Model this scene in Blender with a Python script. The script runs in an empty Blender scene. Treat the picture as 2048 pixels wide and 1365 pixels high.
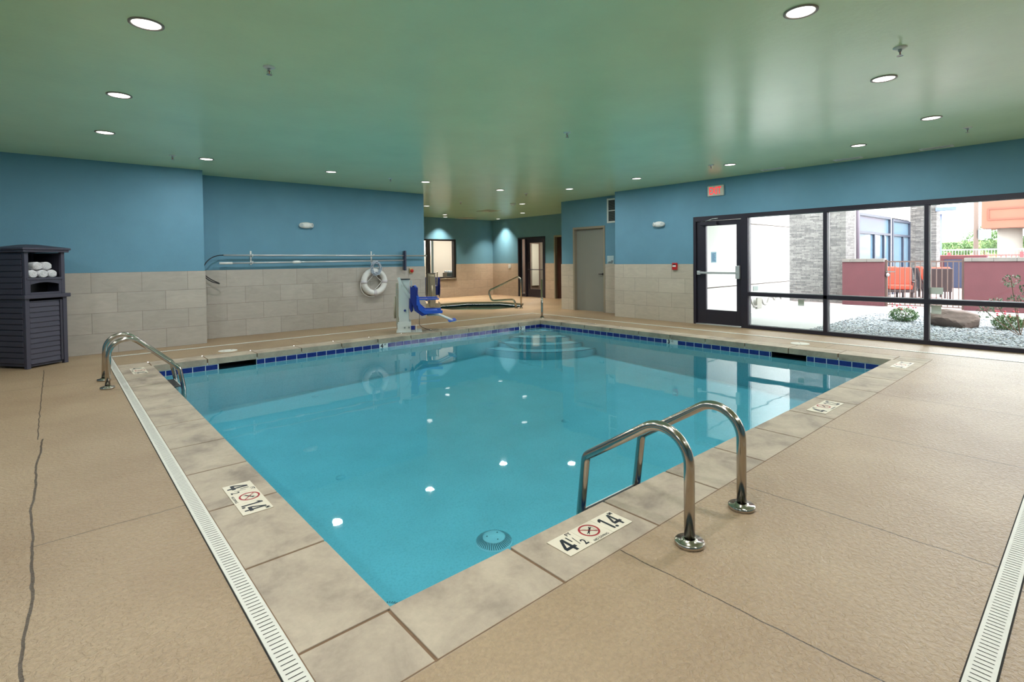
import bpy, bmesh, math, random
from math import sin, cos, pi, sqrt, radians, atan2
from mathutils import Vector, Matrix
from mathutils.geometry import tessellate_polygon

SC = bpy.context.scene
COL = SC.collection
random.seed(7)

# ------------------------------------------------------------------ helpers
def lin(c):
    def f(v):
        v /= 255.0
        return v / 12.92 if v <= 0.04045 else ((v + 0.055) / 1.055) ** 2.4
    return (f(c[0]), f(c[1]), f(c[2]), 1.0)

class MB:
    """collects shapes into one mesh"""
    def __init__(s):
        s.bm = bmesh.new(); s.mi = 0; s.sm = False
    def _tag(s, faces):
        for f in faces:
            f.material_index = s.mi; f.smooth = s.sm
    def box(s, a, b, M=None):
        x0, y0, z0 = a; x1, y1, z1 = b
        vs = [s.bm.verts.new(p) for p in ((x0,y0,z0),(x1,y0,z0),(x1,y1,z0),(x0,y1,z0),(x0,y0,z1),(x1,y0,z1),(x1,y1,z1),(x0,y1,z1))]
        fs = [s.bm.faces.new([vs[i] for i in q]) for q in ((3,2,1,0),(4,5,6,7),(0,1,5,4),(1,2,6,5),(2,3,7,6),(3,0,4,7))]
        s._tag(fs)
        if M is not None: bmesh.ops.transform(s.bm, matrix=M, verts=vs)
        return s
    def poly(s, pts):
        f = s.bm.faces.new([s.bm.verts.new(p) for p in pts]); s._tag([f]); return s
    def prism(s, pts2, z0, z1, M=None):
        n = len(pts2)
        lo = [s.bm.verts.new((p[0], p[1], z0)) for p in pts2]; hi = [s.bm.verts.new((p[0], p[1], z1)) for p in pts2]
        fs = [s.bm.faces.new(list(reversed(lo))), s.bm.faces.new(hi)]
        for i in range(n):
            j = (i + 1) % n; fs.append(s.bm.faces.new([lo[i], lo[j], hi[j], hi[i]]))
        s._tag(fs)
        if M is not None: bmesh.ops.transform(s.bm, matrix=M, verts=lo + hi)
        return s
    def tube(s, pts, r, seg=12, cap=True, closed=False):
        pts = [Vector(p) for p in pts]; n = len(pts)
        rs = r if isinstance(r, (list, tuple)) else [r] * n
        def tang(i):
            if closed: return (pts[(i+1) % n] - pts[i-1]).normalized()
            if i == 0: return (pts[1] - pts[0]).normalized()
            if i == n-1: return (pts[-1] - pts[-2]).normalized()
            return ((pts[i+1]-pts[i]).normalized() + (pts[i]-pts[i-1]).normalized()).normalized()
        t0 = tang(0); up = Vector((0,0,1)) if abs(t0.z) < 0.9 else Vector((1,0,0))
        nrm = (up - t0 * up.dot(t0)).normalized(); rings = []
        for i in range(n):
            t = tang(i); nrm = (nrm - t * nrm.dot(t)).normalized(); b = t.cross(nrm)
            rings.append([s.bm.verts.new(pts[i] + (nrm*cos(2*pi*k/seg) + b*sin(2*pi*k/seg)) * rs[i]) for k in range(seg)])
        fs = []
        for i in range(n if closed else n-1):
            A = rings[i]; B = rings[(i+1) % n]
            for k in range(seg):
                fs.append(s.bm.faces.new([A[k], A[(k+1) % seg], B[(k+1) % seg], B[k]]))
        for f in fs: f.smooth = True; f.material_index = s.mi
        if cap and not closed:
            c = [s.bm.faces.new(list(reversed(rings[0]))), s.bm.faces.new(rings[-1])]
            for f in c: f.material_index = s.mi
        return s
    def lathe(s, prof, seg=24, M=None, smooth=True):
        """profile (r,z) about z"""
        rings = []; allv = []
        for r, z in prof:
            if r < 1e-6:
                v = s.bm.verts.new((0,0,z)); rings.append([v]); allv.append(v)
            else:
                q = [s.bm.verts.new((r*cos(2*pi*k/seg), r*sin(2*pi*k/seg), z)) for k in range(seg)]; rings.append(q); allv += q
        for A, B in zip(rings, rings[1:]):
            for k in range(seg):
                a, b = A[k % len(A)], A[(k+1) % len(A)]; c, d = B[(k+1) % len(B)], B[k % len(B)]
                if len(A) == 1 and len(B) == 1: continue
                if len(A) == 1: f = s.bm.faces.new([a, c, d])
                elif len(B) == 1: f = s.bm.faces.new([a, b, c])
                else: f = s.bm.faces.new([a, b, c, d])
                f.smooth = smooth; f.material_index = s.mi
        if M is not None: bmesh.ops.transform(s.bm, matrix=M, verts=allv)
        return s
    def add(s, verts, faces, M=None, smooth=False):
        vs = [s.bm.verts.new(v) for v in verts]
        for f in faces:
            try:
                q = s.bm.faces.new([vs[i] for i in f]); q.material_index = s.mi; q.smooth = smooth
            except ValueError: pass
        if M is not None: bmesh.ops.transform(s.bm, matrix=M, verts=vs)
        return s
    def build(s, name, mats, parent=None, bevel=0, seg=2, loc=None, rot=None, recalc=True, autosmooth=False):
        if recalc: bmesh.ops.recalc_face_normals(s.bm, faces=s.bm.faces)
        me = bpy.data.meshes.new(name); s.bm.to_mesh(me); s.bm.free()
        for m in (mats if isinstance(mats, (list, tuple)) else [mats]): me.materials.append(m)
        o = bpy.data.objects.new(name, me); COL.objects.link(o)
        if parent is not None: o.parent = parent
        if loc is not None: o.location = loc
        if rot is not None: o.rotation_euler = rot
        if bevel > 0:
            b = o.modifiers.new('bevel', 'BEVEL'); b.width = bevel; b.segments = seg; b.limit_method = 'ANGLE'; b.angle_limit = radians(40)
        return o

def build_each(mb, name, mats, parent=None, bevel=0, seg=2, recalc=True):
    """one object per loose piece"""
    if recalc: bmesh.ops.recalc_face_normals(mb.bm, faces=mb.bm.faces)
    mb.bm.verts.index_update(); seen = set(); out = []
    for v in mb.bm.verts:
        if v.index in seen: continue
        st, isl = [v], []; seen.add(v.index)
        while st:
            a = st.pop(); isl.append(a)
            for e_ in a.link_edges:
                b_ = e_.other_vert(a)
                if b_.index not in seen: seen.add(b_.index); st.append(b_)
        isl.sort(key=lambda q: q.index); idx = {a.index: i for i, a in enumerate(isl)}; m = MB()
        fs = {f for a in isl for f in a.link_faces}; vs = [m.bm.verts.new(a.co) for a in isl]
        for f in sorted(fs, key=lambda q: q.index):
            g = m.bm.faces.new([vs[idx[w_.index]] for w_ in f.verts]); g.smooth = f.smooth; g.material_index = f.material_index
        out.append(m.build(name, mats, parent, bevel, seg, recalc=False))
    mb.bm.free(); return out

_jc = [0]
def jbox(mb, a, b):
    """frame member; each one a hair thicker than the last so that crossing members never share a face"""
    _jc[0] = (_jc[0]+1) % 6; d = .0007*_jc[0]
    mb.box(tuple(v-d for v in a), tuple(v+d for v in b))

def fillet(pts, rad, n=8):
    pts = [Vector(p) for p in pts]; out = [pts[0]]
    rads = rad if isinstance(rad, (list, tuple)) else [rad] * (len(pts) - 2)
    for i in range(1, len(pts) - 1):
        p = pts[i]; a = (pts[i-1] - p); b = (pts[i+1] - p); r = rads[i-1]
        la, lb = a.length, b.length; a.normalize(); b.normalize()
        ang = a.angle(b); d = min(r / math.tan(ang/2), la*0.49, lb*0.49)
        p0 = p + a*d; p1 = p + b*d; rr = d * math.tan(ang/2)
        c = p + (a + b).normalized() * (rr / sin(ang/2))
        v0 = p0 - c; v1 = p1 - c; tot = v0.angle(v1); ax = v0.cross(v1).normalized()
        for k in range(n + 1):
            out.append(c + Matrix.Rotation(tot*k/n, 3, ax) @ v0)
    out.append(pts[-1]); return out

def empty(name, loc=(0,0,0), rz=0):
    o = bpy.data.objects.new(name, None); COL.objects.link(o); o.location = loc; o.rotation_euler = (0,0,rz)
    o.empty_display_size = 0.1
    return o
def tag(o, label=None, cat=None, group=None, kind=None):
    if label: o['label'] = label
    if cat: o['category'] = cat
    if group: o['group'] = group
    if kind: o['kind'] = kind
    return o
def kids(o): return [c for c in bpy.data.objects if c.parent == o]
def dup(root, loc, rz=0, label=None, group=None):
    def cp(o, par):
        c = o.copy(); COL.objects.link(c)
        if par is not None: c.parent = par
        for ch in kids(o): cp(ch, c)
        return c
    r = cp(root, None); r.location = loc; r.rotation_euler = (0,0,rz)
    if label: r['label'] = label
    if group: r['group'] = group
    return r
def rotx(a): return Matrix.Rotation(a, 4, 'X')
def roty(a): return Matrix.Rotation(a, 4, 'Y')
def rotz(a): return Matrix.Rotation(a, 4, 'Z')
def T(x, y, z): return Matrix.Translation((x, y, z))

def text_geo(txt, size, bold=0.0, font_shear=0):
    cu = bpy.data.curves.new('tmp', 'FONT'); cu.body = txt; cu.size = size; cu.offset = bold
    cu.align_x = 'CENTER'; cu.align_y = 'CENTER'; cu.resolution_u = 3
    o = bpy.data.objects.new('tmp', cu); COL.objects.link(o)
    bpy.context.view_layer.update()
    dg = bpy.context.evaluated_depsgraph_get(); me = o.evaluated_get(dg).to_mesh()
    vs = [tuple(v.co) for v in me.vertices]; fs = [tuple(p.vertices) for p in me.polygons]
    o.evaluated_get(dg).to_mesh_clear(); bpy.data.objects.remove(o); bpy.data.curves.remove(cu)
    if vs:   # centre on the glyph's own box
        xs = [v[0] for v in vs]; ys = [v[1] for v in vs]; cx = (min(xs)+max(xs))/2; cy = (min(ys)+max(ys))/2
        vs = [(v[0]-cx, v[1]-cy, v[2]) for v in vs]
    return vs, fs

# ------------------------------------------------------------------ materials
def new_mat(name):
    m = bpy.data.materials.new(name); m.use_nodes = True
    nt = m.node_tree; b = nt.nodes['Principled BSDF']; return m, nt, b
def N(nt, typ, **kw):
    n = nt.nodes.new(typ)
    for k, v in kw.items():
        if k.startswith('i_'): n.inputs[int(k[2:])].default_value = v
        elif '__' in k: pass
        else: setattr(n, k, v)
    return n
def setin(n, d):
    for k, v in d.items(): n.inputs[k].default_value = v
def simple(name, col, rough=0.5, metal=0.0, spec=0.5, noise=0, nscale=8, bump=0, bscale=60, coat=0):
    m, nt, b = new_mat(name); c = lin(col)
    setin(b, {'Base Color': c, 'Roughness': rough, 'Metallic': metal, 'Specular IOR Level': spec, 'Coat Weight': coat})
    tc = N(nt, 'ShaderNodeTexCoord')
    if noise > 0:
        nz = N(nt, 'ShaderNodeTexNoise'); setin(nz, {'Scale': nscale, 'Detail': 6, 'Roughness': .6}); nt.links.new(tc.outputs['Object'], nz.inputs['Vector'])
        mr = N(nt, 'ShaderNodeMapRange'); setin(mr, {'From Min': .3, 'From Max': .7, 'To Min': 1-noise, 'To Max': 1+noise}); nt.links.new(nz.outputs['Fac'], mr.inputs['Value'])
        mx = N(nt, 'ShaderNodeVectorMath', operation='SCALE'); mx.inputs[0].default_value = c[:3]; nt.links.new(mr.outputs[0], mx.inputs['Scale'])
        nt.links.new(mx.outputs[0], b.inputs['Base Color'])
    if bump > 0:
        n2 = N(nt, 'ShaderNodeTexNoise'); setin(n2, {'Scale': bscale, 'Detail': 3}); nt.links.new(tc.outputs['Object'], n2.inputs['Vector'])
        bp = N(nt, 'ShaderNodeBump'); setin(bp, {'Strength': bump, 'Distance': .01}); nt.links.new(n2.outputs['Fac'], bp.inputs['Height']); nt.links.new(bp.outputs[0], b.inputs['Normal'])
    return m
def emis(name, col, strength):
    m, nt, b = new_mat(name); setin(b, {'Base Color': lin(col), 'Emission Color': lin(col), 'Emission Strength': strength}); return m

def tile_mat(name, horiz, off, col=(186,176,164), col2=(172,161,150), grout=(128,118,108), bw=.613, rh=.30125):
    m, nt, b = new_mat(name); L = nt.links
    tc = N(nt, 'ShaderNodeTexCoord'); sx = N(nt, 'ShaderNodeSeparateXYZ'); L.new(tc.outputs['Object'], sx.inputs[0])
    ad = N(nt, 'ShaderNodeMath', operation='ADD'); L.new(sx.outputs[horiz], ad.inputs[0]); ad.inputs[1].default_value = off
    cb = N(nt, 'ShaderNodeCombineXYZ'); L.new(ad.outputs[0], cb.inputs[0]); L.new(sx.outputs[2], cb.inputs[1])
    br = N(nt, 'ShaderNodeTexBrick', offset=.5, offset_frequency=2, squash=1); setin(br, {'Scale': 1, 'Mortar Size': .0025, 'Mortar Smooth': .3, 'Brick Width': bw, 'Row Height': rh, 'Color1': lin(col), 'Color2': lin(col2), 'Mortar': lin(grout)})
    L.new(cb.outputs[0], br.inputs['Vector'])
    mp = N(nt, 'ShaderNodeMapping'); mp.inputs['Scale'].default_value = (3, 9, 1); mp.inputs['Rotation'].default_value = (0,0,.3); L.new(cb.outputs[0], mp.inputs[0])
    nz = N(nt, 'ShaderNodeTexNoise'); setin(nz, {'Scale': 1.2, 'Detail': 8, 'Roughness': .65, 'Distortion': 1.2}); L.new(mp.outputs[0], nz.inputs['Vector'])
    mr = N(nt, 'ShaderNodeMapRange'); setin(mr, {'From Min': .3, 'From Max': .7, 'To Min': .9, 'To Max': 1.07}); L.new(nz.outputs['Fac'], mr.inputs['Value'])
    sc = N(nt, 'ShaderNodeVectorMath', operation='SCALE'); L.new(br.outputs['Color'], sc.inputs[0]); L.new(mr.outputs[0], sc.inputs['Scale'])
    L.new(sc.outputs[0], b.inputs['Base Color']); setin(b, {'Roughness': .42, 'Specular IOR Level': .35})
    bp = N(nt, 'ShaderNodeBump', invert=True); setin(bp, {'Strength': .5, 'Distance': .003}); L.new(br.outputs['Fac'], bp.inputs['Height']); L.new(bp.outputs[0], b.inputs['Normal'])
    return m

M = {}
M['paint'] = simple('blue_wall_paint', (102,147,168), .6, spec=.3, noise=.04, nscale=3, bump=.12, bscale=90)
M['ceiling'] = simple('green_ceiling_paint', (212,238,192), .25, spec=.75, noise=.04, nscale=1.5, bump=.10, bscale=22)
M['white_plastic'] = simple('white_plastic', (226,226,222), .35)
M['white_metal'] = simple('white_powder_coat', (222,224,220), .35)
M['beige_metal'] = simple('beige_powder_coat', (176,168,150), .5)
M['steel'] = simple('polished_steel', (178,170,160), .17, metal=1)
M['steel_dull'] = simple('brushed_steel', (180,180,178), .3, metal=1)
M['alu'] = simple('anodised_aluminium', (205,208,208), .35, metal=.6)
M['bronze'] = simple('dark_bronze_frame', (50,46,56), .38, metal=.3)
M['black'] = simple('black_plastic', (20,20,24), .4)
M['slot'] = simple('drain_shadow_gap', (38,34,30), .9)
M['darkgap'] = simple('dark_gap', (24,22,22), .9)
M['blue_plastic'] = simple('blue_seat_plastic', (48,92,200), .38)
M['navy'] = simple('navy_cushion', (22,42,130), .6)
M['white_rubber'] = simple('drain_white', (214,210,198), .5, noise=.04, nscale=20)
M['grey_door'] = simple('grey_door_paint', (140,140,132), .5, noise=.03, nscale=2)
M['beige_frame'] = simple('beige_frame_paint', (150,140,122), .5)
M['brown_door'] = simple('dark_brown_wood', (66,36,28), .45, noise=.15, nscale=4)
M['red'] = simple('red_plastic', (190,28,30), .35)
M['maroon'] = simple('maroon_stucco', (92,50,54), .85, noise=.08, nscale=3, bump=.2, bscale=60)
M['cap'] = simple('grey_capstone', (112,106,100), .8, noise=.1, nscale=6)
M['stucco'] = simple('cream_stucco', (214,212,206), .85, noise=.03, nscale=2, bump=.15, bscale=80)
M['stucco_line'] = simple('stucco_reveal', (84,72,64), .85)
M['concrete_out'] = simple('pale_concrete', (166,165,163), .8, noise=.05, nscale=2, bump=.1, bscale=50)
M['patio_pink'] = simple('pinkish_patio_concrete', (176,152,148), .8, noise=.05, nscale=2)
M['rail_iron'] = simple('brown_painted_iron', (96,74,66), .5)
M['orange_fabric'] = simple('orange_outdoor_fabric', (176,66,46), .85, noise=.05, nscale=20)
M['wicker'] = simple('dark_wicker', (52,40,40), .7, bump=.5, bscale=150)
M['orange_conc'] = simple('orange_bridge_concrete', (122,74,58), .85, noise=.05, nscale=.5)
M['grey_conc'] = simple('grey_bridge_concrete', (140,134,126), .85, noise=.05, nscale=.5)
M['gravel_bed'] = simple('gravel_bed', (128,131,136), .95, noise=.35, nscale=30, bump=.8, bscale=35)
M['boulder'] = simple('brown_boulder', (108,90,82), .9, noise=.3, nscale=5, bump=.9, bscale=14)
M['leaf'] = simple('green_leaf', (86,116,62), .6, noise=.2, nscale=9)
M['leaf_pale'] = simple('pale_green_leaf', (92,124,90), .6, noise=.2, nscale=9)
M['far_leaf'] = simple('far_tree_leaf', (104,132,84), .7, noise=.2, nscale=.8)
M['bark'] = simple('brown_bark', (120,92,72), .8)
M['flower'] = simple('red_flower', (214,40,62), .6)
M['towel'] = simple('white_towel', (236,234,236), .95, bump=.8, bscale=300)
M['cabinet'] = simple('charcoal_resin', (62,60,74), .55, noise=.05, nscale=6, bump=.2, bscale=120)
M['cabinet_in'] = simple('cabinet_inside', (52,50,62), .6)
M['rope'] = simple('grey_blue_rope', (176,186,198), .9, noise=.5, nscale=70, bump=.8, bscale=200)
M['ring_white'] = simple('white_ring_vinyl', (222,220,216), .45)
M['ringband'] = simple('ring_band', (198,192,196), .5)
M['sticker'] = simple('pale_green_sticker', (206,216,208), .6)
M['notice'] = simple('pale_blue_notice', (186,220,240), .6)
M['ink'] = simple('black_ink', (22,24,34), .5)
M['blue_ink'] = simple('blue_ink', (70,130,190), .5)
M['red_ink'] = simple('red_ink', (160,34,44), .5)
M['plate'] = simple('cream_marker_tile', (222,210,188), .4, noise=.03, nscale=20)
M['white_tile'] = simple('white_tile', (226,228,226), .3)
M['cream_wall'] = simple('cream_room_wall', (214,204,190), .7)
M['lobby_floor'] = simple('lobby_floor', (120,104,92), .5)
M['fridge_grey'] = simple('wicker_basket_grey', (120,110,98), .8, bump=.5, bscale=100)
M['shrub_base'] = M['leaf']
M['hill'] = simple('pale_grass_hill', (176,190,120), .9, noise=.1, nscale=.3)
M['lens'] = emis('glowing_lamp_lens', (255,252,246), 3.2)
M['exit_red'] = emis('lit_red_letters', (240,50,52), .9)
M['exit_face'] = simple('exit_sign_face', (206,204,190), .4)

def glass_mat():
    m, nt, b = new_mat('window_glass'); L = nt.links; out = nt.nodes['Material Output']
    tr = N(nt, 'ShaderNodeBsdfTransparent'); tr.inputs[0].default_value = (.93,.95,.95,1)
    gl = N(nt, 'ShaderNodeBsdfGlossy'); gl.inputs['Roughness'].default_value = .01
    fr = N(nt, 'ShaderNodeFresnel'); fr.inputs['IOR'].default_value = 1.45
    geo = N(nt, 'ShaderNodeNewGeometry'); inv = N(nt, 'ShaderNodeMath', operation='SUBTRACT'); inv.inputs[0].default_value = 1; L.new(geo.outputs['Backfacing'], inv.inputs[1])
    mu = N(nt, 'ShaderNodeMath', operation='MULTIPLY'); L.new(fr.outputs[0], mu.inputs[0]); L.new(inv.outputs[0], mu.inputs[1])
    mx = N(nt, 'ShaderNodeMixShader'); L.new(mu.outputs[0], mx.inputs[0]); L.new(tr.outputs[0], mx.inputs[1]); L.new(gl.outputs[0], mx.inputs[2]); L.new(mx.outputs[0], out.inputs['Surface'])
    return m
M['glass'] = glass_mat()

def painted_sky_glass():
    m, nt, b = new_mat('painted_sky_window_glass'); setin(b, {'Base Color': lin((96,122,138)), 'Roughness': .08, 'Metallic': 0, 'Specular IOR Level': .8}); return m  # bluish base colour stands in for the sky mirrored in these panes
M['bldglass'] = painted_sky_glass()

def water_mat(name, tint, bump, scale, absorb, dens):
    m, nt, b = new_mat(name); L = nt.links; out = nt.nodes['Material Output']
    tc = N(nt, 'ShaderNodeTexCoord')
    n1 = N(nt, 'ShaderNodeTexNoise'); setin(n1, {'Scale': scale, 'Detail': 2, 'Roughness': .5}); L.new(tc.outputs['Object'], n1.inputs['Vector'])
    bp = N(nt, 'ShaderNodeBump'); setin(bp, {'Strength': bump, 'Distance': .02}); L.new(n1.outputs['Fac'], bp.inputs['Height'])
    tr = N(nt, 'ShaderNodeBsdfTransparent'); tr.inputs[0].default_value = tint
    gl = N(nt, 'ShaderNodeBsdfGlossy'); gl.inputs['Roughness'].default_value = .02; L.new(bp.outputs[0], gl.inputs['Normal'])
    fr = N(nt, 'ShaderNodeFresnel'); fr.inputs['IOR'].default_value = 1.36; L.new(bp.outputs[0], fr.inputs['Normal'])
    geo = N(nt, 'ShaderNodeNewGeometry')
    inv = N(nt, 'ShaderNodeMath', operation='SUBTRACT'); inv.inputs[0].default_value = 1; L.new(geo.outputs['Backfacing'], inv.inputs[1])
    mu = N(nt, 'ShaderNodeMath', operation='MULTIPLY'); L.new(fr.outputs[0], mu.inputs[0]); L.new(inv.outputs[0], mu.inputs[1])
    mx = N(nt, 'ShaderNodeMixShader'); L.new(mu.outputs[0], mx.inputs[0]); L.new(tr.outputs[0], mx.inputs[1]); L.new(gl.outputs[0], mx.inputs[2]); L.new(mx.outputs[0], out.inputs['Surface'])
    va = N(nt, 'ShaderNodeVolumeAbsorption'); va.inputs['Color'].default_value = absorb; va.inputs['Density'].default_value = dens
    L.new(va.outputs[0], out.inputs['Volume'])
    return m
M['water'] = water_mat('pool_water', (.97,.99,1,1), .055, 2.2, (.45,.86,.94,1), .50)
M['spa_water'] = water_mat('spa_water', (.9,.97,.95,1), .12, 3, (.4,.8,.75,1), .8)
M['plaster'] = simple('pool_plaster', (118,196,206), .75, noise=.05, nscale=2.5, bump=.05, bscale=40)
def plaster():
    m, nt, b = new_mat('quartz_pool_plaster'); L = nt.links; tc = N(nt, 'ShaderNodeTexCoord')
    a = N(nt, 'ShaderNodeTexNoise'); setin(a, {'Scale': 60, 'Detail': 3, 'Roughness': .7}); L.new(tc.outputs['Object'], a.inputs['Vector'])
    c = N(nt, 'ShaderNodeTexNoise'); setin(c, {'Scale': 2.2, 'Detail': 4}); L.new(tc.outputs['Object'], c.inputs['Vector'])
    r = N(nt, 'ShaderNodeValToRGB'); e = r.color_ramp.elements; e[0].position = .36; e[0].color = lin((112,179,189)); e[1].position = .52; e[1].color = lin((122,190,200)); L.new(a.outputs['Fac'], r.inputs[0])
    mr = N(nt, 'ShaderNodeMapRange'); setin(mr, {'From Min': .3, 'From Max': .7, 'To Min': .94, 'To Max': 1.05}); L.new(c.outputs['Fac'], mr.inputs['Value'])
    s = N(nt, 'ShaderNodeVectorMath', operation='SCALE'); L.new(r.outputs[0], s.inputs[0]); L.new(mr.outputs[0], s.inputs['Scale']); L.new(s.outputs[0], b.inputs['Base Color'])
    b.inputs['Roughness'].default_value = .8; return m
M['plaster'] = plaster()

def deck_mat():
    m, nt, b = new_mat('sprayed_tan_deck'); L = nt.links
    tc = N(nt, 'ShaderNodeTexCoord'); O = tc.outputs['Object']
    n1 = N(nt, 'ShaderNodeTexNoise'); setin(n1, {'Scale': .9, 'Detail': 6, 'Roughness': .6}); L.new(O, n1.inputs['Vector'])
    n2 = N(nt, 'ShaderNodeTexNoise'); setin(n2, {'Scale': 55, 'Detail': 4, 'Roughness': .65}); L.new(O, n2.inputs['Vector'])
    n3 = N(nt, 'ShaderNodeTexNoise'); setin(n3, {'Scale': 42, 'Detail': 2, 'Roughness': .5, 'Distortion': .6}); L.new(O, n3.inputs['Vector'])
    r = N(nt, 'ShaderNodeValToRGB'); e = r.color_ramp.elements; e[0].position = .3; e[0].color = lin((150,124,95)); e[1].position = .7; e[1].color = lin((172,148,118)); L.new(n1.outputs['Fac'], r.inputs[0])
    mr = N(nt, 'ShaderNodeMapRange'); setin(mr, {'From Min': .3, 'From Max': .7, 'To Min': .84, 'To Max': 1.12}); L.new(n2.outputs['Fac'], mr.inputs['Value'])
    s = N(nt, 'ShaderNodeVectorMath', operation='SCALE'); L.new(r.outputs[0], s.inputs[0]); L.new(mr.outputs[0], s.inputs['Scale'])
    # saw-cut joints and the trowelled ridge by the wall side
    nd = N(nt, 'ShaderNodeTexNoise'); setin(nd, {'Scale': 5, 'Detail': 4}); L.new(O, nd.inputs['Vector'])
    dm = N(nt, 'ShaderNodeMath', operation='MULTIPLY_ADD'); L.new(nd.outputs['Fac'], dm.inputs[0]); dm.inputs[1].default_value = .03; dm.inputs[2].default_value = -.015
    sx = N(nt, 'ShaderNodeSeparateXYZ'); L.new(O, sx.inputs[0])
    def jitter(sock):
        a = N(nt, 'ShaderNodeMath', operation='ADD'); L.new(sock, a.inputs[0]); L.new(dm.outputs[0], a.inputs[1]); return a.outputs[0]
    X, Y = sx.outputs[0], sx.outputs[1]; XJ, YJ = jitter(X), jitter(Y)
    def near(sock, v, w):
        c = N(nt, 'ShaderNodeMath', operation='COMPARE'); L.new(sock, c.inputs[0]); c.inputs[1].default_value = v; c.inputs[2].default_value = w; return c.outputs[0]
    def mul(a, c):
        k = N(nt, 'ShaderNodeMath', operation='MULTIPLY'); L.new(a, k.inputs[0]); L.new(c, k.inputs[1]); return k.outputs[0]
    def mx(a, c):
        k = N(nt, 'ShaderNodeMath', operation='MAXIMUM'); L.new(a, k.inputs[0]); L.new(c, k.inputs[1]); return k.outputs[0]
    segs = [('x',.98,-.9,.60),('x',2.05,-.9,.60),('x',3.56,-.9,.60),('x',5.0,-.9,.60),('x',1.9,-3,1.45),('x',3.5,-3,1.45),('y',1.53,-.72,.32),('y',5.85,-1.2,.8),('y',-2.6,1,5),
            ('x',7.2,-.9,.60),('y',3.7,7.74,.36),('y',.9,7.74,.36),('x',2.1,7.1,.4),('x',5.1,7.1,.4),('x',3.6,8.1,.48),('x',-.32,7.8,.25),('x',-1.05,5.3,1.75),('y',8.25,8,1.2),('x',8.5,7.4,1.0),('x',10.6,8.3,1.9)]
    tot = None
    for ax, v, mid, half in segs:
        j = mul(near(XJ if ax == 'x' else YJ, v, .0034), near(Y if ax == 'x' else X, mid, half)); tot = j if tot is None else mx(tot, j)
    # broad ridge crack at x=-1.03
    nw = N(nt, 'ShaderNodeTexNoise'); setin(nw, {'Scale': 1.3, 'Detail': 2}); L.new(O, nw.inputs['Vector'])
    wv = N(nt, 'ShaderNodeMath', operation='MULTIPLY_ADD'); L.new(nw.outputs['Fac'], wv.inputs[0]); wv.inputs[1].default_value = .10; wv.inputs[2].default_value = -.05
    xa = N(nt, 'ShaderNodeMath', operation='ADD'); L.new(XJ, xa.inputs[0]); L.new(wv.outputs[0], xa.inputs[1])
    crack = mul(near(xa.outputs[0], -1.03, .0055), near(Y, .8, 2.75)); ridge = mul(near(xa.outputs[0], -1.045, .022), near(Y, .8, 2.75))
    dark = mx(tot, crack)
    mxn = N(nt, 'ShaderNodeMix', data_type='RGBA'); fac = N(nt, 'ShaderNodeMath', operation='MULTIPLY'); L.new(dark, fac.inputs[0]); fac.inputs[1].default_value = .85
    L.new(fac.outputs[0], mxn.inputs['Factor']); L.new(s.outputs[0], mxn.inputs['A']); mxn.inputs['B'].default_value = lin((54,42,30)); L.new(mxn.outputs['Result'], b.inputs['Base Color'])
    kn = N(nt, 'ShaderNodeMapRange', interpolation_type='SMOOTHSTEP'); setin(kn, {'From Min': .44, 'From Max': .56}); L.new(n3.outputs['Fac'], kn.inputs['Value'])
    h = N(nt, 'ShaderNodeMath', operation='MULTIPLY_ADD'); L.new(kn.outputs[0], h.inputs[0]); h.inputs[1].default_value = .35; L.new(n2.outputs['Fac'], h.inputs[2])
    h2 = N(nt, 'ShaderNodeMath', operation='MULTIPLY_ADD'); L.new(dark, h2.inputs[0]); h2.inputs[1].default_value = -1.5; L.new(h.outputs[0], h2.inputs[2])
    h3 = N(nt, 'ShaderNodeMath', operation='MULTIPLY_ADD'); L.new(ridge, h3.inputs[0]); h3.inputs[1].default_value = .8; L.new(h2.outputs[0], h3.inputs[2])
    bp = N(nt, 'ShaderNodeBump'); setin(bp, {'Strength': .65, 'Distance': .008}); L.new(h3.outputs[0], bp.inputs['Height']); L.new(bp.outputs[0], b.inputs['Normal'])
    setin(b, {'Roughness': .42, 'Specular IOR Level': .5}); return m
M['deck'] = deck_mat()

def coping_mat():
    m, nt, b = new_mat('cast_stone_coping'); L = nt.links; tc = N(nt, 'ShaderNodeTexCoord'); O = tc.outputs['Object']
    n1 = N(nt, 'ShaderNodeTexNoise'); setin(n1, {'Scale': 3.2, 'Detail': 8, 'Roughness': .62, 'Distortion': .4}); L.new(O, n1.inputs['Vector'])
    n2 = N(nt, 'ShaderNodeTexNoise'); setin(n2, {'Scale': 34, 'Detail': 4, 'Roughness': .7}); L.new(O, n2.inputs['Vector'])
    r = N(nt, 'ShaderNodeValToRGB'); e = r.color_ramp.elements; e[0].position = .3; e[0].color = lin((138,124,110)); e[1].position = .66; e[1].color = lin((186,170,149))
    k = e.new(.48); k.color = lin((170,154,135)); L.new(n1.outputs['Fac'], r.inputs[0])
    mr = N(nt, 'ShaderNodeMapRange'); setin(mr, {'From Min': .3, 'From Max': .7, 'To Min': .93, 'To Max': 1.05}); L.new(n2.outputs['Fac'], mr.inputs['Value'])
    s = N(nt, 'ShaderNodeVectorMath', operation='SCALE'); L.new(r.outputs[0], s.inputs[0]); L.new(mr.outputs[0], s.inputs['Scale']); L.new(s.outputs[0], b.inputs['Base Color'])
    bp = N(nt, 'ShaderNodeBump'); setin(bp, {'Strength': .35, 'Distance': .004}); L.new(n1.outputs['Fac'], bp.inputs['Height']); L.new(bp.outputs[0], b.inputs['Normal'])
    setin(b, {'Roughness': .6, 'Specular IOR Level': .4}); return m
M['coping'] = coping_mat()
M['grout'] = simple('brown_grout', (118,92,68), .9, noise=.15, nscale=20)
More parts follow.
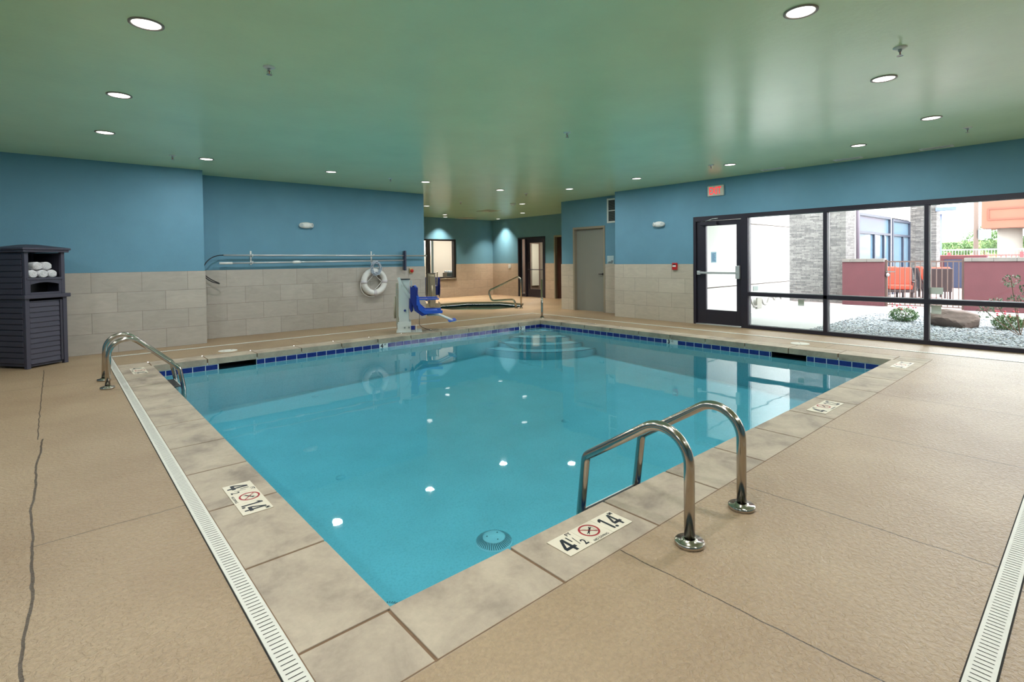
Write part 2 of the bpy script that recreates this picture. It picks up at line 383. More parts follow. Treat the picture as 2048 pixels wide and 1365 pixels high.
M['blue_tile'] = simple('cobalt_glazed_tile', (30,40,120), .16, noise=.25, nscale=35, coat=.3)

def stone_mat():
    m, nt, b = new_mat('ledgestone_veneer'); L = nt.links; tc = N(nt, 'ShaderNodeTexCoord'); sx = N(nt, 'ShaderNodeSeparateXYZ'); L.new(tc.outputs['Object'], sx.inputs[0])
    ad = N(nt, 'ShaderNodeMath', operation='ADD'); L.new(sx.outputs[0], ad.inputs[0]); L.new(sx.outputs[1], ad.inputs[1])
    cb = N(nt, 'ShaderNodeCombineXYZ'); L.new(ad.outputs[0], cb.inputs[0]); L.new(sx.outputs[2], cb.inputs[1])
    nzd = N(nt, 'ShaderNodeTexNoise'); setin(nzd, {'Scale': 9, 'Detail': 2}); L.new(cb.outputs[0], nzd.inputs['Vector'])
    vm = N(nt, 'ShaderNodeVectorMath', operation='MULTIPLY_ADD'); L.new(nzd.outputs['Color'], vm.inputs[0]); vm.inputs[1].default_value = (.02,.014,0); L.new(cb.outputs[0], vm.inputs[2])
    br = N(nt, 'ShaderNodeTexBrick', offset=.37, offset_frequency=2, squash=1.7, squash_frequency=3); setin(br, {'Scale': 1, 'Mortar Size': .003, 'Mortar Smooth': .4, 'Brick Width': .24, 'Row Height': .042, 'Bias': -.1, 'Color1': lin((124,121,117)), 'Color2': lin((88,86,84)), 'Mortar': lin((54,52,50))})
    L.new(vm.outputs[0], br.inputs['Vector'])
    nz = N(nt, 'ShaderNodeTexNoise'); setin(nz, {'Scale': 12, 'Detail': 6}); L.new(tc.outputs['Object'], nz.inputs['Vector'])
    mr = N(nt, 'ShaderNodeMapRange'); setin(mr, {'From Min': .3, 'From Max': .7, 'To Min': .75, 'To Max': 1.15}); L.new(nz.outputs['Fac'], mr.inputs['Value'])
    s = N(nt, 'ShaderNodeVectorMath', operation='SCALE'); L.new(br.outputs['Color'], s.inputs[0]); L.new(mr.outputs[0], s.inputs['Scale']); L.new(s.outputs[0], b.inputs['Base Color'])
    bp = N(nt, 'ShaderNodeBump', invert=True); setin(bp, {'Strength': .9, 'Distance': .02}); L.new(br.outputs['Fac'], bp.inputs['Height']); L.new(bp.outputs[0], b.inputs['Normal'])
    b.inputs['Roughness'].default_value = .85; return m
M['stone'] = stone_mat()

# ------------------------------------------------------------------ dimensions (metres; x and y along the pool edges)
ZC = 2.864; XW = 8.776; YB = 8.07; YR = 8.589; XE = 5.49; XN = 9.28; YF = 13.9; XF = 11.85; TH = 1.205
PA, PB = 7.084, 6.42; CW = .335; WZ = -.155
SPA = (8.45, 10.42, 1.42)
octa = [(SPA[0]+SPA[2]*cos(radians(22.5+45*k)), SPA[1]+SPA[2]*sin(radians(22.5+45*k))) for k in range(8)]

def struct(o): o['kind'] = 'structure'; return o

# ------------------------------------------------------------------ floor and ceiling
def sheet(name, outer, holes, z, mat):
    polys = [[Vector((p[0], p[1], 0)) for p in q] for q in [outer] + holes]
    flat = [p for q in polys for p in q]
    mb = MB(); tris = tessellate_polygon(polys)
    vs = [(p.x, p.y, z) for p in flat]; fs = []
    for t in tris:
        a, b_, c = [Vector(vs[i]) for i in t]
        n = (b_-a).cross(c-a).z
        if abs(n) > 1e-9: fs.append(t if n > 0 else (t[0], t[2], t[1]))
    mb.add(vs, fs); return mb.build(name, mat, recalc=False)
o_floor = struct(sheet('floor', [(-3.6,-5.4),(XW+.2,-5.4),(XW+.2,5.7),(12.05,5.7),(12.05,14.1),(-3.6,14.1)],
      [[(-CW,-CW),(PA+CW,-CW),(PA+CW,PB+CW),(-CW,PB+CW)], octa], 0, M['deck']))
struct(MB().box((-3.6,-5.4,ZC),(12.1,14.2,ZC+.12)).build('ceiling', M['ceiling']))

# ------------------------------------------------------------------ walls
def wall(name, axis, c0, c1, a0, a1, z0, z1, openings, mat):
    """slab between c0..c1 on its normal axis, a0..a1 along; openings (a0,a1,z0,z1)"""
    mb = MB(); As = sorted(set([a0, a1] + [v for o in openings for v in o[:2] if a0 < v < a1])); Zs = sorted(set([z0, z1] + [v for o in openings for v in o[2:] if z0 < v < z1]))
    for i in range(len(As)-1):
        for j in range(len(Zs)-1):
            ma, mz = (As[i]+As[i+1])/2, (Zs[j]+Zs[j+1])/2
            if any(o[0] < ma < o[1] and o[2] < mz < o[3] for o in openings): continue
            if axis == 'y': mb.box((As[i], c0, Zs[j]), (As[i+1], c1, Zs[j+1]))
            else: mb.box((c0, As[i], Zs[j]), (c1, As[i+1], Zs[j+1]))
    bmesh.ops.remove_doubles(mb.bm, verts=mb.bm.verts, dist=1e-5)
    seen = {}
    for f in list(mb.bm.faces):
        k = tuple(sorted(v.index for v in f.verts)) if False else tuple(sorted((round(v.co.x,4), round(v.co.y,4), round(v.co.z,4)) for v in f.verts))
        if k in seen:
            for g in (f, seen[k]):
                if g.is_valid: mb.bm.faces.remove(g)
        else: seen[k] = f
    return struct(mb.build(name, mat))
P = M['paint']
D1 = (11.03, 12.424, -1, 2.138); D2 = (9.75, 10.595, -1, 2.145); DC = (6.36, 7.41, -1, 2.15); WF = (7.9, 10.086, .70, 2.10)
wall('wall_left', 'y', YB, YR+.3, -3.4, .944, 0, ZC, [], P)
wall('recess_wall', 'y', YR, YR+.3, .944, XE, 0, ZC, [], P)
wall('spa_side_wall', 'x', 5.1, 5.3, YR+.3, 14.1, 0, ZC, [], P)
wall('wall_far', 'y', YF, YF+.18, 5.1, XF+.2, 0, ZC, [WF], P)
wall('wall_far_right', 'x', XF, XF+.2, 7.83, YF, 0, ZC, [D1, D2], P)
wall('niche_wall', 'x', XN, XN+.2, 5.67, 7.83, 0, ZC, [DC], P)
wall('niche_side_wall', 'y', 7.65, 7.83, XN+.2, XF, 0, ZC, [], P)
WY = [3.72, -9]
wall('wall_right', 'x', XW, XW+.2, -5.2, 5.67, 0, ZC, [(-4.1, 3.72, -1, 2.148)], P)
wall('return_wall', 'y', 5.47, 5.67, XW+.2, XN+.2, 0, ZC, [], P)
wall('wall_rear', 'y', -5.4, -5.2, -3.4, XW+.2, 0, ZC, [], P)
wall('wall_side', 'x', -3.6, -3.4, -5.2, YR, 0, ZC, [], P)

tl = tile_mat('wall_tile_left', 0, -1.38+.613*4, (180,172,162), (170,162,152))
tb = tile_mat('wall_tile_block', 0, .526+.613*6, (184,175,164), (174,166,156))
tr_ = tile_mat('wall_tile_right', 1, -4.211+.613*8, (196,186,170), (186,176,160))
tf = tile_mat('wall_tile_far', 0, .1, (196,176,156), (186,166,146)); tfr = tile_mat('wall_tile_far_right', 1, .2, (196,176,156), (186,166,146))
e = .012
wall('trim_1', 'y', YR-e, YR, .944, XE+e, 0, TH, [], tl)
wall('trim_2', 'y', YB-e, YB, -3.4, .944+e, 0, TH, [], tb)
wall('trim_3', 'x', .944, .944+e, YB, YR, 0, TH, [], tile_mat('wall_tile_block_side', 1, 0))
wall('trim_4', 'x', XE, XE+e, YR, YR+.3, 0, TH, [], tfr)
wall('trim_5', 'y', YF-e, YF, 5.3, XF, 0, TH, [WF], tf)
wall('trim_6', 'x', XF-e, XF, 7.83, YF, 0, TH, [D1, D2], tfr)
wall('trim_7', 'x', XN-e, XN, 5.67, 7.83+e, 0, TH, [DC], tr_)
wall('trim_8', 'x', XW-e, XW, 3.72, 5.67+e, 0, TH, [], tr_)
wall('trim_9', 'y', 5.67, 5.67+e, XW, XN-e, 0, TH, [], tf)

# ------------------------------------------------------------------ pool
pool = tag(empty('swimming_pool', (0,0,0)), 'rectangular indoor swimming pool of blue-green water with pale stone coping', 'swimming pool')
def fz(x, y): return -1.0 + .0353*x + .039*y
mb = MB()
mb.poly([(0,0,fz(0,0)),(PA,0,fz(PA,0)),(PA,PB,fz(PA,PB)),(0,PB,fz(0,PB))])
def wallpanel(p, q, holes=()):
    """vertical pool wall from p to q, with skimmer mouths cut (s0,s1) below the coping"""
    L_ = (Vector(q)-Vector(p)).length; cuts = sorted([0, L_] + [v for h in holes for v in h])
    for a, b_ in zip(cuts, cuts[1:]):
        A = Vector(p).lerp(Vector(q), a/L_); B = Vector(p).lerp(Vector(q), b_/L_)
        top = -.165 if any(abs(a-h[0]) < 1e-6 for h in holes) else -.075
        mb.poly([(A.x,A.y,fz(A.x,A.y)),(B.x,B.y,fz(B.x,B.y)),(B.x,B.y,top),(A.x,A.y,top)])
SK_L = (.78, 1.27); SK_R = (1.02, 1.50)
wallpanel((0,0),(PA,0)); wallpanel((0,0),(0,PB)); wallpanel((0,PB),(PA,PB),[SK_L]); wallpanel((PA,0),(PA,PB),[SK_R])
mb.build('basin', M['plaster'], pool, recalc=False)
# corner steps: three quarter-round treads
mb = MB()
for R_, zt in ((1.56,-.44),(1.22,-.36),(.90,-.27),(.56,-.185)):
    pts = [(PA-.002, PB-.002)] + [(PA-.002 - R_*sin(radians(a)), PB-.002 - R_*cos(radians(a))) for a in [90*k/24 for k in range(25)]]
    mb.prism(list(reversed(pts)), -.75, zt)
st = mb.build('corner_steps', M['plaster'], pool, bevel=.012)
mb = MB()
for R_, zt in ((1.56,-.44),(1.22,-.36),(.90,-.27),(.56,-.185)):
    out = [(PA-.002-R_*sin(radians(90*k/24)), PB-.002-R_*cos(radians(90*k/24))) for k in range(25)]
    inn = [(PA-.002-(R_-.03)*sin(radians(90*k/24)), PB-.002-(R_-.03)*cos(radians(90*k/24))) for k in range(25)]
    for k in range(24):
        mb.poly([(out[k][0],out[k][1],zt+.003),(out[k+1][0],out[k+1][1],zt+.003),(inn[k+1][0],inn[k+1][1],zt+.003),(inn[k][0],inn[k][1],zt+.003)])
bmesh.ops.remove_doubles(mb.bm, verts=mb.bm.verts, dist=1e-5); build_each(mb, 'step_edge_tile', M['blue_tile'], pool, recalc=False)
# water body
MB().box((-.02,-.02,-1.3),(PA+.02,PB+.02,WZ)).build('water', M['water'], pool)
# coping stones
def stones(mbx, cuts, f, gap=.014):
    for a, b_ in zip(cuts, cuts[1:]): f(a+gap/2, b_-gap/2)
rnd = random.Random(3)
xs = [0,.62,1.30,1.90,2.51,3.14,3.81,4.42,5.04,5.75,6.42,PA]; ys = [0,.655,1.36,1.99,2.6,3.29,3.9,4.5,5.15,5.8,PB]
ov = .015; OE = CW + .006
mb = MB()
stones(mb, xs, lambda a, b_: mb.box((a,-OE,-.083),(b_,ov,.001)))
stones(mb, ys, lambda a, b_: mb.box((-OE,a,-.083),(ov,b_,.001)))
stones(mb, [0,.64,1.28,1.92,2.56,3.2,3.84,4.48,5.12,5.76,6.42,PA], lambda a, b_: mb.box((a,PB-ov,-.083),(b_,PB+OE,.001)))
stones(mb, [0,.62,1.26,1.9,2.55,3.2,3.85,4.5,5.14,5.78,PB], lambda a, b_: mb.box((PA-ov,a,-.083),(PA+OE,b_,.001)))
for cx, cy in ((-OE,-OE),(PA+.006,-OE),(-OE,PB+.006),(PA+.006,PB+.006)): mb.box((cx,cy,-.083),(cx+OE-.006,cy+OE-.006,.001))
build_each(mb, 'coping_stone', M['coping'], pool, bevel=.003, seg=2)
mb = MB()
for a, b_ in (((-CW-.002,-CW-.002,-.08),(PA+CW+.002,0,-.004)),((-CW-.002,PB,-.08),(PA+CW+.002,PB+CW+.002,-.004)),((-CW-.002,0,-.08),(0,PB,-.004)),((PA,0,-.08),(PA+CW+.002,PB,-.004))): mb.box(a, b_)
mb.build('coping_grout', M['grout'], pool)
mb = MB(); g0, g1 = -CW-.0035, -CW+.0015
for a, b_ in (((g0,g0,.0002),(PA+CW,g1,.0016)),((g0,PB-g1,.0002),(PA-g0,PB-g0,.0016)),((g0,g1,.0002),(g1,PB-g1,.0016)),((PA-g1,g0,.0002),(PA-g0,PB-g1,.0016))): mb.box(a, b_)
mb.build('coping_joint', M['grout'], pool)
# waterline tiles
def tileline(p, d, n, inward, L_, skip, whites):
    runs = [MB()]; w = L_/n
    for i in range(n):
        a = i*w + .004; b_ = (i+1)*w - .004; mid = (a+b_)/2
        for h in skip:
            if a < h[0] < b_: b_ = h[0]-.006
            if a < h[1] < b_: a = h[1]+.006
        mid = (a+b_)/2
        if any(h[0] < mid < h[1] for h in skip) or b_-a < .01 or any(abs(i*w+w/2-v) < w*.5 for v in whites):
            if len(runs[-1].bm.verts): runs.append(MB())
            continue
        P0 = Vector(p) + Vector(d)*a; P1 = Vector(p) + Vector(d)*b_ + Vector(inward)*.006
        runs[-1].box((min(P0.x,P1.x), min(P0.y,P1.y), -.160), (max(P0.x,P1.x), max(P0.y,P1.y), -.092))
    return runs
mb = MB()
mb.bm.free(); parts = [((0,PB,0),(1,0,0),46,(0,-1,0),PA,[SK_L],[3.30,6.52]),((PA,0,0),(0,1,0),42,(-1,0,0),PB,[SK_R],[3.195]),((0,0,0),(1,0,0),46,(0,1,0),PA,[],[]),((0,0,0),(0,1,0),42,(1,0,0),PB,[],[])]
for q in parts:
    for run in tileline(*q): run.build('waterline_tile', M['blue_tile'], pool, bevel=.003)
mb = MB()
for a, b_ in (((0,PB-.003,-.166),(SK_L[0],PB+.01,-.055)),((SK_L[1],PB-.003,-.166),(PA,PB+.01,-.055)),((PA-.003,0,-.166),(PA+.01,SK_R[0],-.055)),((PA-.003,SK_R[1],-.166),(PA+.01,PB,-.055)),((0,-.01,-.166),(PA,.003,-.055)),((-.01,0,-.166),(.003,PB,-.055))): mb.box(a, b_)
mb.build('tile_grout', M['white_tile'], pool)
# skimmer mouths
def skimmer(a, b_, side):
    mb = MB(); D = .4
    if side == 'L':
        y0, y1 = PB-.004, PB+D; z0, z1 = -.165, -.083
        mb.poly([(a,y0,z0),(b_,y0,z0),(b_,y1,z0),(a,y1,z0)]); mb.poly([(a,y1,z0),(b_,y1,z0),(b_,y1,z1),(a,y1,z1)])
        mb.poly([(a,y0,z0),(a,y1,z0),(a,y1,z1),(a,y0,z1)]); mb.poly([(b_,y0,z0),(b_,y1,z0),(b_,y1,z1),(b_,y0,z1)])
    else:
        x0, x1 = PA-.004, PA+D; z0, z1 = -.165, -.083
        mb.poly([(x0,a,z0),(x0,b_,z0),(x1,b_,z0),(x1,a,z0)]); mb.poly([(x1,a,z0),(x1,b_,z0),(x1,b_,z1),(x1,a,z1)])
        mb.poly([(x0,a,z0),(x1,a,z0),(x1,a,z1),(x0,a,z1)]); mb.poly([(x0,b_,z0),(x1,b_,z0),(x1,b_,z1),(x0,b_,z1)])
    if side == 'L': mb.poly([(a,y0+.03,z1),(b_,y0+.03,z1),(b_,y1,z1),(a,y1,z1)])
    else: mb.poly([(x0+.03,a,z1),(x1,a,z1),(x1,b_,z1),(x0+.03,b_,z1)])
    o = mb.build('skimmer_mouth', simple('dark_teal_skimmer', (24,52,66), .5), pool, recalc=False); return o
skimmer(*SK_L, 'L'); skimmer(*SK_R, 'R')
# depth numbers on the waterline
def wl_marker(txt, sup, M4):
    mb = MB(); mb.box((-.074,-.038,-.004),(.074,.038,.006), M4); o = mb.build('depth_number_tile', M['white_tile'], pool, bevel=.002)
    mt = MB(); v, f = text_geo(txt, .09, .005); mt.add(v, f, M4 @ T(-.028,0,.0075)); v, f = text_geo(sup, .04, .001); mt.add(v, f, M4 @ T(.037,.014,.0075))
    mt.build('depth_digits', M['ink'], o, recalc=False)
wl_marker('4', 'FT', T(3.30, PB-.005, -.124) @ rotx(pi/2)); wl_marker('3', 'FT', T(6.52, PB-.005, -.124) @ rotx(pi/2))
wl_marker('3', '1/2', T(PA-.005, 3.195, -.124) @ rotz(-pi/2) @ rotx(pi/2))
# floor fittings
nrm = Vector((-.0353,-.039,1)).normalized(); tiltM = Vector((0,0,1)).rotation_difference(nrm).to_matrix().to_4x4()
def on_floor(x, y): return T(x, y, fz(x, y)) @ tiltM
for x, y in ((3.959,2.782),(1.181,3.245),(1.986,6.061)):
    m_ = MB(); m_.lathe([(.048,0),(.046,.007),(0,.009)], 24, on_floor(x, y)); m_.build('hydrostatic_plug', M['plaster'], pool)
def drain(x, y):
    Mx = on_floor(x, y); a = MB(); a.lathe([(.145,.0),(.135,.012),(.085,.035),(.082,.04),(.0,.042)], 40, Mx)
    o = a.build('main_drain_cover', simple('pale_blue_drain', (150,206,214), .5), pool)
    g = MB()
    for k in range(48):
        A = 2*pi*k/48; n = 6; prev = None
        for q in range(n):
            r0 = .09+.05*q/n; r1 = .09+.05*(q+1)/n; z0 = .036-.026*q/n; z1 = .036-.026*(q+1)/n; sw0 = A+.1*q/n; sw1 = A+.1*(q+1)/n; w = .0026
            vs = []
            for r, z, s_, sgn in ((r0,z0,sw0,-1),(r1,z1,sw1,-1),(r1,z1,sw1,1),(r0,z0,sw0,1)):
                vs.append((r*cos(s_)-sgn*w*sin(s_), r*sin(s_)+sgn*w*cos(s_), z+.002))
            g.add(vs, [(0,1,2,3)], Mx)
    dk = simple('drain_slot_dark', (30,74,84), .8)
    for k in range(3): MB().lathe([(.006,.0435),(0,.0435)], 8, Mx @ T(.055*cos(2.1*k+.4), .055*sin(2.1*k+.4), 0)).build('screw', dk, o, recalc=False)
    g.build('grate_slots', dk, o, recalc=False)
drain(1.632, 1.379); drain(.60, 1.20)

# ------------------------------------------------------------------ deck drain strips
def strip(label, x0, y0, x1, y1, w=.072):
    along_x = abs(x1-x0) > abs(y1-y0); L_ = (x1-x0) if along_x else (y1-y0)
    t = tag(empty('deck_drain', (x0, y0, 0), 0 if along_x else pi/2), label, 'drain', 'slotted deck drains around the pool')
    mb = MB(); mb.box((0,-w/2,.0005),(L_,w/2,.005)); mb.build('channel_cover', M['white_rubber'], t, bevel=.001)
    mb = MB(); n = int(L_/.024)
    for i in range(n):
        x = .012+i*.024
        mb.poly([(x-.0018,-w*.33,.0056),(x+.0018,-w*.33,.0056),(x+.0018,w*.33,.0056),(x-.0018,w*.33,.0056)])
    mb.build('slots', M['slot'], t, recalc=False)
    mb = MB(); mb.box((0,-w/2-.005,.0003),(L_,-w/2,.0012)); mb.box((0,w/2,.0003),(L_,w/2+.005,.0012)); mb.build('edge_gap', M['slot'], t)
strip('white slotted drain strip running beside the near ladderless coping from the towel cabinet side', -.374, -2.6, -.374, 7.56)
strip('thin white drain strip in the deck below the life ring wall', -.338, 7.6, 7.93, 7.6)
strip('thin white drain strip in the deck along the big windows', 7.97, -1.47, 7.97, 7.63)
strip('white slotted drain strip behind the near pool ladder, running off the frame', .2, -1.535, 7.93, -1.535)
for x, y, lb in ((1.02,6.97,'round beige skimmer lid in the deck before the tiled wall'),(7.59,1.29,'round pale skimmer lid in the deck before the windows')):
    t = tag(empty('skimmer_lid', (x, y, 0)), lb, 'lid', 'round deck skimmer lids')
    MB().lathe([(.13,.0005),(.13,.004),(.118,.006),(.0,.006)], 36).build('lid_plate', M['white_rubber'], t)
    build_each(MB().lathe([(.011,.0065),(.0,.0065)], 10, T(.06,.03,0)).lathe([(.011,.0065),(.0,.0065)], 10, T(-.06,-.03,0)), 'finger_hole', M['slot'], t)

# ------------------------------------------------------------------ depth markers on the coping
def depth_marker(loc, rz, big, frac, metres, label):
    t = tag(empty('depth_marker', loc, rz), label, 'depth marker', 'no diving depth markers on the coping')
    mb = MB()
    for k in (-1,0,1): mb.box((k*.1524-.0755,-.0755,0),(k*.1524+.0755,.0755,.003))
    mb.build('marker_tiles', M['plate'], t, bevel=.0008)
    z = .0034; mt = MB()
    def four(x, y, h, w_):
        n_ = [0]
        def q(pts):
            n_[0] += 1; mt.add([(x+a*w_, y+b_*h, z+.00012*n_[0]) for a, b_ in pts], [tuple(range(len(pts)))])
        q([(-.5,-.12),(-.5,-.29),(.5,-.29),(.5,-.12)]); q([(.08,-.5),(.32,-.5),(.32,.5),(.08,.5)]); q([(-.5,-.12),(-.24,-.12),(.26,.5),(.06,.5)])
    def one(x, y, h, w_):
        def q(pts): mt.add([(x+a*w_, y+b_*h, z) for a, b_ in pts], [tuple(range(len(pts)))])
        q([(-.1,-.5),(.3,-.5),(.3,.5),(-.1,.5)]); q([(-.5,.22),(-.5,.36),(-.1,.5),(-.1,.30)])
    def tx(s, size, x, y, bold, sx_=1.0):
        v, f = text_geo(s, size, bold); v = [(a*sx_, b_, c) for a, b_, c in v]; mt.add(v, f, T(x, y, z))
    if frac:
        four(-.178, -.008, .108, .068); tx('1', .062, -.136, .022, .0015, .8); tx('2', .062, -.093, -.036, .0015, .85); mt.add([(-.0055,-.03,0),(-.0015,-.03,0),(.0075,.03,0),(.0035,.03,0)], [(0,1,2,3)], T(-.117,-.006,z)); tx('FT', .032, -.103, .058, .0008)
    else:
        four(-.165, -.008, .108, .068); tx('FT', .04, -.108, .05, .001)
    a, b_ = metres.split('.')
    one(.112, -.002, .108, .036); tx('.', .10, .137, -.050, .003)
    if b_ == '4': four(.172, -.002, .108, .056)
    else: tx(b_, .150, .170, -.002, .005, .62)
    tx('M', .032, .207, .052, .0012)
    tx('NO DIVING', .020, 0, -.062, .0004)
    mt.build('depth_text', M['ink'], t, recalc=False)
    mr = MB(); n = 48; ri, ro = .044, .054; cy = .014
    vs = [(r*cos(2*pi*k/n), cy+r*sin(2*pi*k/n), z) for k in range(n) for r in (ri, ro)]; mr.add(vs, [(2*k,2*k+1,(2*k+3)%(2*n),(2*k+2)%(2*n)) for k in range(n)])
    mr.add([(-.046,-.0028,0),(.046,-.0028,0),(.046,.0028,0),(-.046,.0028,0)], [(0,1,2,3)], T(0,cy,z+.0006) @ rotz(radians(-42)))
    mr.build('prohibition_ring', M['red_ink'], t, recalc=False)
    md = MB()
    def bar(x0, y0, x1, y1, w0, w1):
        x0, y0, x1, y1 = -(y0-.014), x0+.014, -(y1-.014), x1+.014
        d = Vector((x1-x0, y1-y0, 0)).normalized(); p = Vector((-d.y, d.x, 0)); A = Vector((x0,y0,z+.0003)); B = Vector((x1,y1,z+.0003))
        md.add([tuple(A+p*w0), tuple(B+p*w1), tuple(B-p*w1), tuple(A-p*w0)], [(0,1,2,3)])
    bar(-.010,.026,.006,.004,.0045,.0055); bar(-.008,.024,-.026,.040,.0030,.0016); bar(-.008,.024,-.016,.046,.0030,.0016); bar(.006,.004,.024,-.010,.0026,.0014); bar(.004,.006,.014,-.016,.0026,.0014)
    md.lathe([(.0062,z+.0003),(0,z+.0003)], 10, T(.018,.028,0)); bar(-.04,-.018,.036,-.018,.0006,.0006)
    bar(-.03,-.01,-.014,.0,.0006,.0006); bar(.016,.02,.03,.03,.0006,.0006)
    md.build('diver_symbol', M['ink'], t, recalc=False)
depth_marker((1.0,-.152,.002), 0, '4', True, '1.4', 'no diving and 4½ FT 1.4M depth marker beside the near steel ladder')
depth_marker((-.137,1.40,.002), -pi/2, '4', True, '1.4', 'no diving and 4½ FT 1.4M depth marker beside the slotted drain')
depth_marker((4.14,-.165,.002), 0, '4', False, '1.2', 'no diving 4 FT depth marker halfway along the coping toward the windows')
depth_marker((6.75,-.165,.002), 0, '4', False, '1.2', 'faded depth marker at the pool corner nearest the windows')
depth_marker((-.165,6.12,.002), -pi/2, '4', True, '1.4', 'depth marker in the coping corner behind the far steel ladder')

# ------------------------------------------------------------------ ladders
def make_ladder(prof):
    t = empty('pool_ladder', (0,0,0))     # local: x across the rails, y toward the water, z up; origin at the coping edge
    for s in (-1, 1):
        x = s*.26
        (ty, tz, tr1), (by, bz, br1), wy = prof
        pts = fillet([(x,-.53,.002),(x,ty,tz),(x,by,bz),(x,wy,-.1),(x,wy,-.78)], [tr1,br1,.4], 14)
        o = MB().tube(pts, .0245, 20).build('rail', M['steel'], t)
        MB().lathe([(.0255,.002),(.066,.002),(.067,.006),(.067,.018),(.064,.021),(.036,.022),(.035,.030),(.0255,.031)], 36, T(x,-.53,0)).build('base_flange', M['steel'], t)
        MB().lathe([(.0,.0),(.03,.0),(.032,.02),(.028,.04),(.0,.045)], 16, T(x,.10,-.80) @ rotx(0)).build('rubber_bumper', M['black'], t)
    for z in (-.085, -.36, -.64):
        MB().box((-.236,.07,z-.012),(.236,.142,z)).build('step', M['black'], t, bevel=.004)
        MB().box((-.238,.142,z-.03),(.238,.149,z+.002)).box((-.238,.063,z-.03),(.238,.07,z+.002)).build('step_edge', M['white_metal'], t, bevel=.002)
    return t
lad = make_ladder(((-.53,.640,.150),(.092,.240,.06),.135)); lad.location = (1.513, .004, 0)
tag(lad, 'steel pool ladder with curved handrails at the near pool edge', 'pool ladder', 'steel pool ladders')
lad2 = make_ladder(((-.50,.70,.165),(.125,.125,.06),.165)); lad2.location = (.004, 5.49, 0); lad2.rotation_euler = (0,0,-pi/2)
tag(lad2, 'steel pool ladder at the far end of the coping, near the towel cabinet', 'pool ladder', 'steel pool ladders')

# ------------------------------------------------------------------ grab rails (spa and steps)
def make_rail():
    t = empty('grab_rail', (0,0,0))     # local x toward the water; posts at x=0 and x=.14
    pts = fillet([(0,0,.002),(0,0,.86),(.92,0,.40),(.92,0,.16),(.16,0,.17),(.13,0,.002)], [.10,.12,.12,.10], 10)
    pts = fillet([(0,0,.002),(0,0,.90),(.98,0,.47),(.88,0,.20),(.20,0,.24),(.14,0,.002)], [.09,.11,.10,.10], 12)
    MB().tube(pts, .0245, 18).build('rail', M['steel'], t)
    for x in (0, .14): MB().lathe([(.0255,.002),(.05,.002),(.051,.012),(.04,.02),(.0255,.021)], 24, T(x,0,0)).build('base_flange', M['steel'], t)
    return t
gr = make_rail(); gr.location = (8.676, 8.80, 0); gr.rotation_euler = (0,0,radians(118))
tag(gr, 'looped stainless grab rail at the rim of the hot tub', 'grab rail', 'stainless grab rails')
dup(gr, (7.50, 6.79, 0), atan2(-(6.79+1.79), -(7.50+.925)), 'stainless grab rail seen edge-on at the pool corner steps', 'stainless grab rails')

# ------------------------------------------------------------------ hot tub
spa = tag(empty('hot_tub', (SPA[0], SPA[1], 0)), 'sunken octagonal hot tub with dark tiled rim beyond the pool', 'hot tub')
def ring_oct(mb, r0, z0, r1, z1):
    a = [(r0*cos(radians(22.5+45*k)), r0*sin(radians(22.5+45*k)), z0) for k in range(8)]; b_ = [(r1*cos(radians(22.5+45*k)), r1*sin(radians(22.5+45*k)), z1) for k in range(8)]
    for k in range(8): mb.poly([a[k], a[(k+1)%8], b_[(k+1)%8], b_[k]])
R = SPA[2]
mb = MB(); ring_oct(mb, R, 0, R, -.075); ring_oct(mb, R, 0.001, R+.0, .001); mb.build('rim', simple('spa_rim_stone', (134,120,100), .6, noise=.15, nscale=8), spa, recalc=False)
mb = MB(); ring_oct(mb, R-.008, -.075, R-.008, -.2); mb.build('rim_tile', simple('dark_green_tile', (28,44,48), .2), spa, recalc=False)
mb = MB(); ring_oct(mb, R-.008, -.2, R-.008, -.5); ring_oct(mb, R-.008, -.5, R-.5, -.5); ring_oct(mb, R-.5, -.5, R-.5, -.9)
mb.poly([((R-.5)*cos(radians(22.5+45*k)), (R-.5)*sin(radians(22.5+45*k)), -.9) for k in range(8)]); mb.build('tub_shell', simple('spa_plaster', (150,184,170), .7), spa, recalc=False)
mb = MB(); mb.prism([((R+.01)*cos(radians(22.5+45*k)), (R+.01)*sin(radians(22.5+45*k))) for k in range(8)], -1.0, -.11); mb.build('water', M['spa_water'], spa)

